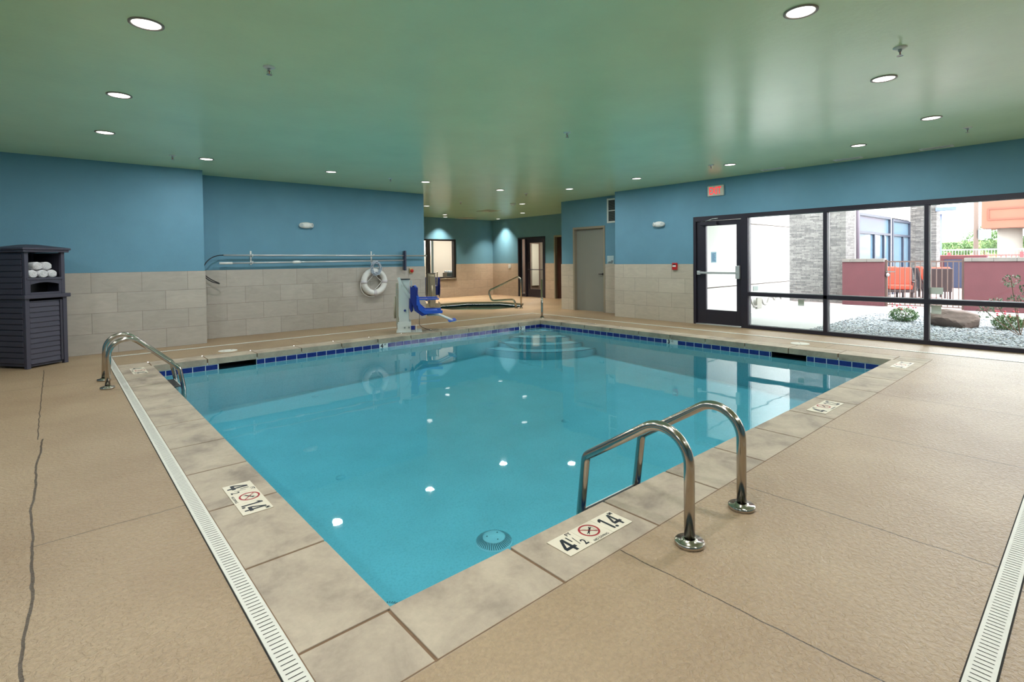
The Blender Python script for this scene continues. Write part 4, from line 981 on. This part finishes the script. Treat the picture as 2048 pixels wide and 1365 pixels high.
t = tag(empty('smoke_detector', (8.47,8.86,ZC)), 'round white smoke detector on the ceiling beside a downlight', 'smoke detector')
MB().lathe([(.075,0),(.075,-.015),(.06,-.035),(.03,-.045),(0,-.045)], 28).build('detector_body', M['white_plastic'], t); MB().lathe([(.05,-.0405),(.045,-.043),(.045,-.041)], 24).build('detector_vents', M['darkgap'], t)

# ------------------------------------------------------------------ towel cabinet
CA = atan2(.287,.401)
cab = tag(empty('towel_cabinet', (-1.212,7.241,0), CA), 'dark charcoal resin towel cabinet with hipped top and louvred door by the wall', 'cabinet')
W, D = .50, .585
C_ = M['cabinet']
mb = MB(); cw_ = .05
for x in (0, W-cw_):
    for y in (0, D-cw_): mb.box((x,y,.0),(x+cw_,y+cw_,.90))
build_each(mb, 'corner_post', C_, cab, bevel=.004)
mb = MB(); mb.box((.012,.03,.03),(.028,D-.03,.89)).box((W-.028,.03,.03),(W-.012,D-.03,.89)).box((.03,D-.028,.03),(W-.03,D-.012,.89)).box((.03,.03,.02),(W-.03,D-.03,.04))
for k in range(11):
    z = .07+k*.072
    mb.box((-.004,.05,z),(.012,D-.05,z+.062), T(0,0,0)); mb.box((W-.012,.05,z),(W+.004,D-.05,z+.062))
mb.build('lower_panels', C_, cab, bevel=.003)
dr = MB()
dr.box((.052,.020,.045),(W-.052,.028,.865))
for k in range(12):
    z = .055+k*.0665
    dr.box((.056,-.004,0),(W-.09,.010,.060), T(0,.012,z) @ rotx(radians(-9)))
door = dr.build('louvred_door', C_, cab, bevel=.002)
MB().box((W-.085,.004,.05),(W-.055,.018,.86)).build('door_handle', M['cabinet_in'], door, bevel=.003)
MB().box((-.02,-.025,.895),(W+.035,D+.02,.945)).build('ledge', C_, cab, bevel=.006)
mb = MB()
for x in (0.01, W-.055):
    for y in (0.01, D-.055): mb.box((x,y,.945),(x+.045,y+.045,1.50))
build_each(mb, 'upper_post', C_, cab, bevel=.004)
mb = MB(); mb.box((.016,.03,.945),(.030,D-.03,1.49)).box((W-.030,.03,.945),(W-.016,D-.03,1.49)).box((.03,D-.04,.945),(W-.03,D-.025,1.49))
for k in range(7): mb.box((.004,.06,.955+k*.075),(.017,D-.06,.955+k*.075+.066)); mb.box((W-.017,.06,.955+k*.075),(W-.004,D-.06,.955+k*.075+.066))
mb.build('upper_panels', C_, cab, bevel=.003)
MB().box((.03,.005,1.135),(W-.04,D-.04,1.165)).build('shelf', C_, cab, bevel=.004)
# slot with arched opening
mb = MB(); n = 14; xa, xb = .075, W-.085
mb.box((.055,.014,.945),(xa,.030,1.135)).box((xb,.014,.945),(W-.055,.030,1.135)).box((xa,.014,.945),(xb,.030,.975))
arc = [(xa+(xb-xa)*k/n, 1.075+.028*sin(pi*k/n)) for k in range(n+1)]
mb.prism([(x,z) for x,z in arc] + [(xb,1.135),(xa,1.135)], -.030, -.014, rotx(pi/2)); mb.build('slot_panel', C_, cab, bevel=.002)
MB().box((xa-.01,.04,.95),(xb+.01,.30,.955)).box((.03,.30,.95),(W-.03,.31,1.13)).build('slot_interior', M['black'], cab)
mb = MB(); ovh = .04; x0, x1, yy0, yy1 = -ovh, W+ovh, -ovh, D+ovh
mb.box((x0+.015,yy0+.015,1.495),(x1-.015,yy1-.015,1.525)); mb.box((x0,yy0,1.525),(x1,yy1,1.55))
pk = [((x0+x1)/2-.06,(yy0+yy1)/2-.06,1.60),((x0+x1)/2+.06,(yy0+yy1)/2-.06,1.60),((x0+x1)/2+.06,(yy0+yy1)/2+.06,1.60),((x0+x1)/2-.06,(yy0+yy1)/2+.06,1.60)]
bs = [(x0,yy0,1.55),(x1,yy0,1.55),(x1,yy1,1.55),(x0,yy1,1.55)]; mb.add(bs+pk, [(0,1,5,4),(1,2,6,5),(2,3,7,6),(3,0,4,7),(4,5,6,7),(3,2,1,0)])
mb.build('hipped_top', C_, cab, bevel=.006)
def make_towel():
    mb = MB(); n = 60; prof = []
    mb.lathe([(0,-.11),(.03,-.112),(.046,-.105),(.050,-.09),(.0505,0),(.050,.09),(.046,.105),(.03,.112),(0,.11)], 24)
    q = random.Random(2)
    for v in mb.bm.verts: v.co.x *= 1+.06*sin(3*atan2(v.co.y, v.co.x)+v.co.z*9); v.co.y *= .9+.05*sin(v.co.z*23)
    mb.bm.transform(rotx(pi/2))
    t = empty('rolled_towel', (0,0,0)); t.scale = (1.1,1.0,1.1); mb.build('towel_body', M['towel'], t)
    sp = MB(); pts = [((.004+.042*k/44)*cos(k*.42), -.1125-.002*(1-k/44), (.004+.042*k/44)*.9*sin(k*.42)) for k in range(45)]; sp.tube(pts, .0036, 6); sp.build('rolled_edge', M['towel'], t)
    return t
tw = make_towel()
CM = T(-1.212,7.241,0) @ rotz(CA)
TW = [((.115,.135,1.214),'rolled white towel, bottom of the pile, against the cabinet post'),((.235,.125,1.214),'rolled white towel in the middle of the bottom row'),((.355,.135,1.214),'rolled white towel at the open end of the bottom row'),
((.175,.14,1.318),'rolled white towel on the upper layer, beside the cabinet post'),((.295,.135,1.317),'rolled white towel on the upper layer, toward the open shelf end')]
for i, (p, lb) in enumerate(TW):
    w = CM @ Vector(p)
    if i == 0: tw.location = w; tw.rotation_euler = (0,0,CA); tag(tw, lb, 'towel', 'rolled towels in the cabinet')
    else: dup(tw, w, CA+random.uniform(-.12,.12), lb, 'rolled towels in the cabinet')

# ------------------------------------------------------------------ outside
GZ = -.05
struct(MB().box((XW+.13,-14,GZ-.2),(16.0,5,GZ)).build('walkway_ground', M['concrete_out']))
struct(MB().box((16.0,-30,GZ-.2),(31,12,GZ+.005)).build('patio_ground', M['patio_pink']))
struct(MB().box((31,-160,GZ-.3),(220,120,GZ-.05)).build('parking_ground', simple('pale_asphalt', (200,196,190), .9)))
mb = MB()
mb.box((XW+.13,2.7,GZ),(16,2.706,GZ+.001))
# gravel
gb = tag(MB().box((XW+.14,-9,GZ),(13.72,1.87,GZ+.015)).build('gravel_bed', M['gravel_bed']), None, None, None, 'structure'); gb.name = 'gravel_bed_ground'
mb = MB(); q = random.Random(11)
ico = [(0,0,1),(.894,0,.447),(.276,.851,.447),(-.724,.526,.447),(-.724,-.526,.447),(.276,-.851,.447),(.724,.526,-.447),(-.276,.851,-.447),(-.894,0,-.447),(-.276,-.851,-.447),(.724,-.526,-.447),(0,0,-1)]
icf = [(0,1,2),(0,2,3),(0,3,4),(0,4,5),(0,5,1),(1,6,2),(2,7,3),(3,8,4),(4,9,5),(5,10,1),(6,7,2),(7,8,3),(8,9,4),(9,10,5),(10,6,1),(11,7,6),(11,8,7),(11,9,8),(11,10,9),(11,6,10)]
gv_, gf_ = [], []; gm_ = []
for i in range(15000):
    x = q.uniform(XW+.2,13.72); y = q.uniform(-3.6,1.88) if i % 3 else q.uniform(-1.6,1.88); s = q.uniform(.009,.022); a = q.uniform(0,6.28); sxx, syy, szz = s*q.uniform(.8,1.4), s, s*q.uniform(.5,.8)
    base = len(gv_)
    for vx, vy, vz in ico: gv_.append((x+cos(a)*vx*sxx-sin(a)*vy*syy, y+sin(a)*vx*sxx+cos(a)*vy*syy, GZ+.018+vz*szz))
    gf_ += [tuple(base+k for k in f) for f in icf]; gm_ += [q.choice((0,0,0,1,2))]*20
me = bpy.data.meshes.new('gravel'); me.from_pydata(gv_, [], gf_)
for m_ in (simple('white_pebble', (176,179,184), .8), simple('grey_pebble', (104,108,114), .8), simple('tan_pebble', (136,132,128), .8)): me.materials.append(m_)
me.polygons.foreach_set('material_index', gm_); me.update()
go = bpy.data.objects.new('gravel', me); COL.objects.link(go); tag(go, 'white and grey gravel spread outside the windows', 'gravel', None, 'stuff'); mb.bm.free()

# stucco building
sb = tag(empty('stucco_building', (9.0,4.0,GZ)), 'white stucco building wing just outside the exit door', 'building')
mb = MB(); mb.box((-.02,0,.16),(5.35,1.38,7.0)); mb.build('stucco_wall', M['stucco'], sb)
mb = MB(); mb.box((-.02,-.05,0),(5.40,1.38,.16)); mb.build('plinth', M['stucco'], sb, bevel=.008)
mb = MB()
for z in (.71, 2.20, 3.7): mb.box((-.02,-.003,z-.012),(5.352,0.001,z+.012))
mb.build('reveal_line', M['stucco_line'], sb)
MB().box((3.08,-.012,.54),(3.36,-.002,.66)).build('wall_vent', simple('grey_vent_cover', (120,128,122), .6), sb, bevel=.004)
hs = tag(empty('grey_tube_loops', (11.9,3.93,GZ)), 'grey looped tube hanging on the stucco wall behind the low pane', 'hose')  # looped grey tube and box, added for a scalloped grey shape
mb = MB(); pts = smooth([(-.1,0,.36),(0.0,0,.24),(.12,-.01,.16),(.3,-.01,.20),(.5,0,.33),(.62,0,.20),(.8,-.01,.19),(.95,0,.33),(1.15,0,.34),(1.3,0,.26),(1.45,0,.34),(1.62,0,.33),(1.7,0,.26)]); mb.tube(pts, .022, 8); mb.build('looped_tube', simple('grey_tube', (140,134,128), .6), hs)
MB().box((.20,-.03,.10),(.48,0,.38)).build('square_box', simple('grey_box', (140,136,126), .6), hs, bevel=.01)

# stone-clad building
bb = tag(empty('stone_building', (16.3,3.2,GZ)), 'long building with grey ledgestone end wall and tall blue windows', 'building')
MB().box((0,0,0),(.8,4.0,7.0)).build('stone_wall', M['stone'], bb)
mb = MB(); mb.box((.8,.04,2.72),(7.7,4.0,7.0)).box((.8,.04,0),(1.22,4.0,2.72)).box((4.80,.04,0),(5.05,4.0,2.72)).box((7.54,.04,0),(7.7,4.0,2.72)).box((.8,.6,0),(7.7,4,2.72)); mb.build('upper_wall', M['stucco'], bb)
MB().box((7.7,-.75,0),(8.4,4.0,7.0)).build('stone_pillar', M['stone'], bb)
MB().tube([(.98,-.03,0),(.98,-.03,5)], .045, 10).build('downpipe', simple('grey_downpipe', (96,86,96), .5), bb)
def bwin(x0, x1, zt, mids):
    mb = MB()
    for a, b_ in (((x0,.0,.05),(x0+.09,.12,zt)),((x1-.09,.0,.05),(x1,.12,zt)),((x0,.0,zt-.08),(x1,.12,zt)),((x0,.0,2.08),(x1,.10,2.15)),((x0,.0,.02),(x1,.10,.12))): jbox(mb, a, b_)
    for m in mids: mb.box((m-.05,.0,.1),(m+.05,.10,2.1))
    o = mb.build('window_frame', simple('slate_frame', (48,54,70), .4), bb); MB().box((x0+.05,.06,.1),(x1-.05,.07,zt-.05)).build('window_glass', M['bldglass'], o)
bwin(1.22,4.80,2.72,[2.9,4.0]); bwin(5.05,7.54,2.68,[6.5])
MB().box((7.55,-1.35,3.02),(7.72,-.75,3.16)).build('floodlight', simple('blue_grey_fixture', (100,116,140), .4), bb, bevel=.01)

# maroon garden walls with capstones
def gwall(ya, yb, lb):
    t = tag(empty('garden_wall', (16.0, ya, GZ)), lb, 'wall', 'maroon garden walls'); w_ = yb-ya
    MB().box((0,0,0),(.2,w_,1.215)).build('wall_body', M['maroon'], t)
    mb = MB(); k = 0; y = 0
    while y < w_-.05: mb.box((-.03,y+.002,1.215),(.23,min(w_,y+.4)-.002,1.305)); y += .4
    mb.build('capstones', M['cap'], t, bevel=.005)
gwall(2.20, 3.2, 'low maroon garden wall joining the stone building, hinge side of the gate'); gwall(-14, .545, 'long low maroon garden wall with grey capstones beside the gate')
ga = tag(empty('iron_gate', (16.1, .545, GZ)), 'brown iron bar gate between the two maroon garden walls', 'gate')
gw = 1.655
mb = MB()
for y in (.03, gw-.03): mb.box((-.025,y-.025,0),(.025,y+.025,1.27))
build_each(mb, 'gate_post', M['rail_iron'], ga)
mb = MB(); mb.box((-.015,.0,1.20),(.015,gw,1.235)).box((-.015,0,.10),(.015,gw,.13)).box((-.015,0,.04),(.015,gw,.065)); build_each(mb, 'gate_rail', M['rail_iron'], ga)
for k in range(14):
    y = .115+k*.11; MB().box((-.009,y-.009,.06),(.009,y+.009,1.22)).build('gate_bar', M['rail_iron'], ga)
MB().lathe([(.05,0),(.05,.03),(0,.035)], 20, T(-.03,gw-.06,.86) @ roty(-pi/2)).box((-.05,gw-.22,.93),(-.03,gw-.03,.96)).build('gate_lock', M['steel_dull'], ga)

# patio chairs
def make_chair():
    t = empty('patio_chair', (0,0,0))
    for x in (-.30,.30):
        for y in (-.28,.28): MB().box((x-.02,y-.02,0),(x+.02,y+.02,.34)).build('leg', M['wicker'], t)
    MB().box((-.34,-.32,.28),(.34,.32,.36)).build('seat_frame', M['wicker'], t, bevel=.01)
    MB().box((-.30,-.30,.36),(.30,.24,.50)).build('seat_cushion', M['orange_fabric'], t, bevel=.04, seg=3)
    mb = MB(); mb.box((-.34,0,0),(.34,.06,.66), T(0,.26,.34) @ rotx(radians(-12))); mb.build('back_frame', M['wicker'], t, bevel=.01)
    mb = MB(); mb.box((-.30,-.13,.12),(.30,0,.68), T(0,.26,.34) @ rotx(radians(-12))); mb.build('back_cushion', M['orange_fabric'], t, bevel=.04, seg=3)
    for s in (-1,1): MB().box((s*.33-.03,-.30,.56),(s*.33+.03,.30,.60)).box((s*.33-.02,-.30,.34),(s*.33+.02,-.26,.56)).build('armrest', M['wicker'], t, bevel=.008)
    return t
ch = make_chair(); ch.location = (18.3,2.35,GZ); ch.rotation_euler = (0,0,radians(-75)); tag(ch, 'orange cushioned patio chair right behind the gate latch side', 'patio chair', 'orange cushioned patio chairs')
for (x, y, a), lb in (((19.6,2.62,-20),'orange cushioned patio chair facing the gate, beneath the tall windows'),((20.4,1.95,20),'orange patio chair beside the facing one, deeper in the patio'),((19.3,1.62,100),'dark-backed orange patio chair seen from behind through the gate bars')):
    dup(ch, (x, y, GZ), radians(a), lb, 'orange cushioned patio chairs')
fp = tag(empty('patio_screen_wall', (27.2,1.6,GZ)), 'maroon end wall with dark louvred panel far behind the gate', 'screen wall')
MB().box((0,-.2,0),(.4,1.55,1.35)).build('wall_body', M['maroon'], fp); MB().box((-.03,.28,.03),(0,1.12,1.2)).build('louvre_panel', simple('blue_black_louvre', (44,52,76), .5, bump=.6, bscale=30), fp)

# boulder, shrubs, sapling
mb = MB(); bmesh.ops.create_icosphere(mb.bm, subdivisions=4, radius=1)
q = random.Random(4); ph = [(Vector((q.uniform(-1,1),q.uniform(-1,1),q.uniform(-1,1))).normalized(), q.uniform(.55,.9)) for _ in range(16)]
for v in mb.bm.verts:
    d = v.co.normalized(); r = 1.0
    for n_, k in ph:
        c = d.dot(n_)
        if c > .01: r = min(r, k/c)
    v.co = d*r*(1+.02*sin(9*d.x+5*d.y)*sin(8*d.z))
    v.co.x *= .36; v.co.y *= .50; v.co.z *= .30
    if v.co.z < -.12: v.co.z = -.12
bo = mb.build('boulder', M['boulder'], loc=(11.95,.06,GZ+.12)); bo.rotation_euler = (0,0,radians(6)); tag(bo, 'brown flat-topped boulder lying on the gravel outside the windows', 'boulder')
def leaves(mb, cx, cy, cz, rx, ry, rz_, n, s, seed, droop=0):
    q = random.Random(seed)
    for i in range(n):
        th = q.uniform(0,2*pi); u = q.uniform(-1,1); rr_ = q.uniform(.45,1)**.5; w = sqrt(1-u*u)
        p = Vector((cx+rx*rr_*w*cos(th), cy+ry*rr_*w*sin(th), cz+rz_*rr_*u)); a = Matrix.Rotation(q.uniform(0,6.28),3,'Z') @ Matrix.Rotation(q.uniform(-1.2,1.2),3,'X'); ss = s*q.uniform(.6,1.3)
        pts = [p + a @ Vector(v)*ss for v in ((0,-1,0),(.4,0,.12),(0,1,0),(-.4,0,.12))]
        mb.add([tuple(x) for x in pts], [(0,1,2,3)])
def shrub(x, y, r, h, lb, seed):
    t = tag(empty('flowering_shrub', (x,y,GZ)), lb, 'shrub', 'red flowering shrubs in the gravel')
    mb = MB(); leaves(mb, 0,0,h*.42,r,r,h*.42,1500,.024,seed); mb.build('foliage', M['leaf'], t, recalc=False)
    mb = MB(); q = random.Random(seed)
    for k in range(6): mb.tube([(q.uniform(-.03,.03),q.uniform(-.03,.03),0),(q.uniform(-r,r)*.6,q.uniform(-r,r)*.6,h*.8)], .004, 5)
    mb.build('stems', M['bark'], t)
    mb = MB()
    for k in range(14):
        a = q.uniform(0,6.28); rr_ = r*q.uniform(.1,.9); mb.lathe([(0,-.012),(.02,0),(.014,.012),(0,.016)], 7, T(rr_*cos(a), rr_*sin(a), h*q.uniform(.75,1.05)))
    mb.build('blossoms', M['flower'], t)
shrub(12.25,.98,.26,.36,'low shrub with red flowers left of the boulder, beside the window mullion',1); shrub(12.0,-.62,.24,.34,'low shrub with red flowers between the boulder and the sapling',2)
sp_ = tag(empty('sapling', (11.2,-.84,GZ)), 'thin multi-stemmed young tree growing from the gravel beside the boulder', 'sapling')
mb = MB(); tops = [(-.05,.30,.55),(.05,.12,.95),(.0,-.1,.80),(.1,.45,.40),(0,.05,.6)]
for tx_, ty, tz in tops: mb.tube(smooth([(0,0,0),(tx_*.3,ty*.5,tz*.45),(tx_,ty,tz)], 5), [.009]*11 if False else .0065, 6)
mb.build('stems', M['bark'], sp_)
mb = MB()
for k, (tx_, ty, tz) in enumerate(tops): leaves(mb, tx_,ty,tz-.02,.12,.13,.12,110,.026,20+k)
mb.build('foliage', M['leaf_pale'], sp_, recalc=False)

# railings, fence, poles, overpass, far trees
rf = tag(empty('picket_railing', (30,-9,GZ)), 'red-brown iron picket railing beyond the maroon garden wall', 'railing')
L_ = 14.5
mb = MB(); mb.box((-.03,0,1.33),(.03,L_,1.38)).box((-.02,0,1.18),(.02,L_,1.21)).box((-.02,0,.1),(.02,L_,.14)); mb.build('railing_rails', simple('rust_red_iron', (150,84,80), .6), rf)
mb = MB()
for k in range(int(L_/.16)): mb.box((-.012,k*.16,.1),(.012,k*.16+.024,1.33))
o = mb.build('pickets', simple('rust_red_pickets', (150,84,80), .6), rf); 
mb = MB()
for k in range(7): mb.box((-.06,k*2.4-.06,0),(.06,k*2.4+.06,1.5))
mb.build('railing_posts', simple('rust_red_posts', (140,70,72), .6), rf)
cf = tag(empty('chain_link_fence', (60,-14,GZ)), 'pale galvanised fence crossing behind the parking area', 'fence'); L_ = 34
mb = MB(); mb.tube([(0,0,1.85),(0,L_,1.85)], .05, 6).tube([(0,0,.9),(0,L_,.9)], .04, 6)
for k in range(13): mb.tube([(0,k*2.8,0),(0,k*2.8,1.9)], .06, 6)
mb.build('fence_frame', simple('galvanised', (196,202,204), .5, metal=.2), cf)
mb = MB()
for k in range(170): mb.box((-.005,k*.2,.1),(.005,k*.2+.02,1.85))
mb.build('fence_mesh', simple('galvanised_wire', (186,192,194), .6), cf)
def along(dx, dy, dist): n = sqrt(dx*dx+dy*dy); return (-.925+dx/n*dist, -1.789+dy/n*dist)
x, y = along(.987,.163,50); lp = tag(empty('lamp_post', (x,y,GZ)), 'slim dark lamp post standing beside the far stone pillar', 'lamp post')
MB().tube([(0,0,0),(0,0,4.4)], .09, 8).build('pole', simple('dark_blue_pole', (86,94,120), .5), lp); MB().box((-.2,-.55,4.4),(.2,.15,4.55)).build('lamp_head', simple('lamp_head_grey', (110,120,140), .5), lp)
x, y = along(.992,.124,70); up = tag(empty('utility_pole', (x,y,GZ)), 'pale wooden utility pole with a grey box before the overpass', 'utility pole')
MB().tube([(0,0,0),(0,0,12)], .2, 8).build('pole', simple('weathered_pole', (96,80,72), .8), up); MB().box((-.3,-1.1,3.0),(.3,-.2,3.9)).build('pole_box', simple('pole_box_grey', (96,106,114), .6), up)
ov_ = tag(empty('overpass', (118,0,GZ)), 'orange concrete overpass on a pale round column in the distance', 'overpass')
MB().box((0,-60,5.9),(10,12.4,13.2)).build('deck_beam', M['orange_conc'], ov_)
MB().tube([(5,9.3,0),(5,9.3,6.0)], 1.6, 20).tube([(5,-25,0),(5,-25,6)], 1.6, 20).build('column', M['grey_conc'], ov_)
mb = MB()
for a, b_ in (((-.12,3.8,7.2),(0,11.6,7.4)),((-.12,3.8,9.0),(0,11.6,9.2)),((-.12,3.8,7.2),(0,4.0,9.2)),((-.12,11.4,7.2),(0,11.6,9.2))): jbox(mb, a, b_)
mb.build('relief_panel', simple('orange_relief', (104,60,46), .8), ov_)
mb = MB(); mb.tube([(1,-60,14.4),(1,12.2,14.4)], .08, 6)
for k in range(16): mb.tube([(1,12-k*4.5,13.2),(1,12-k*4.5,14.5)], .09, 6)
mb.build('guard_rail', simple('dark_guard_rail', (90,84,110), .6), ov_)
struct(MB().add([(150,-60,0),(150,60,0),(150,60,3.2),(150,12,4.6),(150,-60,3.4),(160,-60,0),(160,60,0),(160,60,3),(160,12,4.4),(160,-60,3.2)],[(0,1,2,3,4),(5,6,7,8,9),(4,3,8,9),(3,2,7,8)]).build('hill_1', M['hill'], recalc=True))
trees = [(122,21.4,4.0,3.6,'rounded green tree directly behind the dark lamp post'),(133,18.7,3.9,3.4,'rounded green tree between the lamp post and utility pole'),(144,14.9,7.2,4.0,'tallest green tree rising behind the utility pole'),
(132,10.6,5.6,3.6,'green tree just before the overpass column'),(142,4.9,6.0,4.0,'green tree on the far side of the overpass column'),(133,-3.4,5.4,4.0,'green tree under the overpass at the picture edge')]
for i, (x, y, h, r, lb) in enumerate(trees):
    t = tag(empty('distant_tree', (x,y,GZ)), lb, 'tree', 'green trees beyond the fence')
    MB().tube([(0,0,0),(.1,.1,h*.5)], [.22,.14], 7).build('trunk', M['bark'], t)
    mb = MB(); leaves(mb, 0,0,h*.62,r,r,h*.42,2600,.26,50+i); mb.build('crown', M['far_leaf'], t, recalc=False)

# ------------------------------------------------------------------ light
spa_lamp = bpy.data.lights['downlight_lamp'].copy(); spa_lamp.energy = 24; spa_lamp.spread = radians(92); spa_lamp.color = (1,.90,.76)
for o in list(bpy.data.objects):
    if o.type == 'LIGHT' and o.data.name.startswith('downlight_lamp') and o.parent and o.parent.location.y > 8.5: o.data = spa_lamp
w = bpy.data.worlds.new('sky'); SC.world = w; w.use_nodes = True
bg = w.node_tree.nodes['Background']; bg.inputs[0].default_value = (.93,.96,1,1); bg.inputs[1].default_value = 9.0
def area(name, loc, rot, sx_, sy_, power, color, portal=False):
    la = bpy.data.lights.new(name, 'AREA'); la.shape = 'RECTANGLE'; la.size = sx_; la.size_y = sy_; la.energy = power; la.color = color
    if portal: la.cycles.is_portal = True
    o = bpy.data.objects.new(name, la); COL.objects.link(o); o.location = loc; o.rotation_euler = rot; return o
area('window_portal', (XW+.3, -.2, 1.07), (0, radians(90), 0), 2.15, 7.9, 1, (1,1,1), True)
def point(name, loc, e_, size=.15, color=(1,.94,.85)):
    la = bpy.data.lights.new(name, 'AREA'); la.shape = 'DISK'; la.size = size; la.energy = e_; la.color = color; o = bpy.data.objects.new(name, la); COL.objects.link(o); o.location = loc
point('lounge_lamp', (9.3,15.6,2.74), 90, .5); point('lounge_lamp', (11.6,15.4,2.74), 90, .5); point('lobby_lamp', (13.5,12.6,2.59), 60, .4)

# ------------------------------------------------------------------ camera
FL, CXP, CYP, YAW, PIT, ROL = 1043.8, 1023.76, 540.2, .851, -.0186, -.0112
f_ = Vector((cos(YAW)*cos(PIT), sin(YAW)*cos(PIT), sin(PIT))); r_ = Vector((sin(YAW), -cos(YAW), 0)); u_ = r_.cross(f_)
r2 = r_*cos(ROL)+u_*sin(ROL); u2 = -r_*sin(ROL)+u_*cos(ROL)
cam = bpy.data.cameras.new('camera'); co = bpy.data.objects.new('camera', cam); COL.objects.link(co)
co.matrix_world = Matrix(((r2.x,u2.x,-f_.x,-.9253),(r2.y,u2.y,-f_.y,-1.7885),(r2.z,u2.z,-f_.z,1.322),(0,0,0,1)))
cam.sensor_fit = 'HORIZONTAL'; cam.sensor_width = 36; cam.lens = 36*FL/2048; cam.shift_y = -(682.5-CYP)/2048; cam.shift_x = 0; cam.clip_end = 500; cam.clip_start = .05
SC.camera = co
vs_ = SC.view_settings; vs_.view_transform = 'Standard'; vs_.look = 'None'; vs_.exposure = 0.3; vs_.gamma = 1; vs_.use_curve_mapping = False
cy = SC.cycles; cy.max_bounces = 10; cy.diffuse_bounces = 6; cy.glossy_bounces = 4; cy.transparent_max_bounces = 16; cy.transmission_bounces = 4; cy.caustics_reflective = False; cy.caustics_refractive = False
cy.sample_clamp_indirect = 6; cy.use_denoising = True
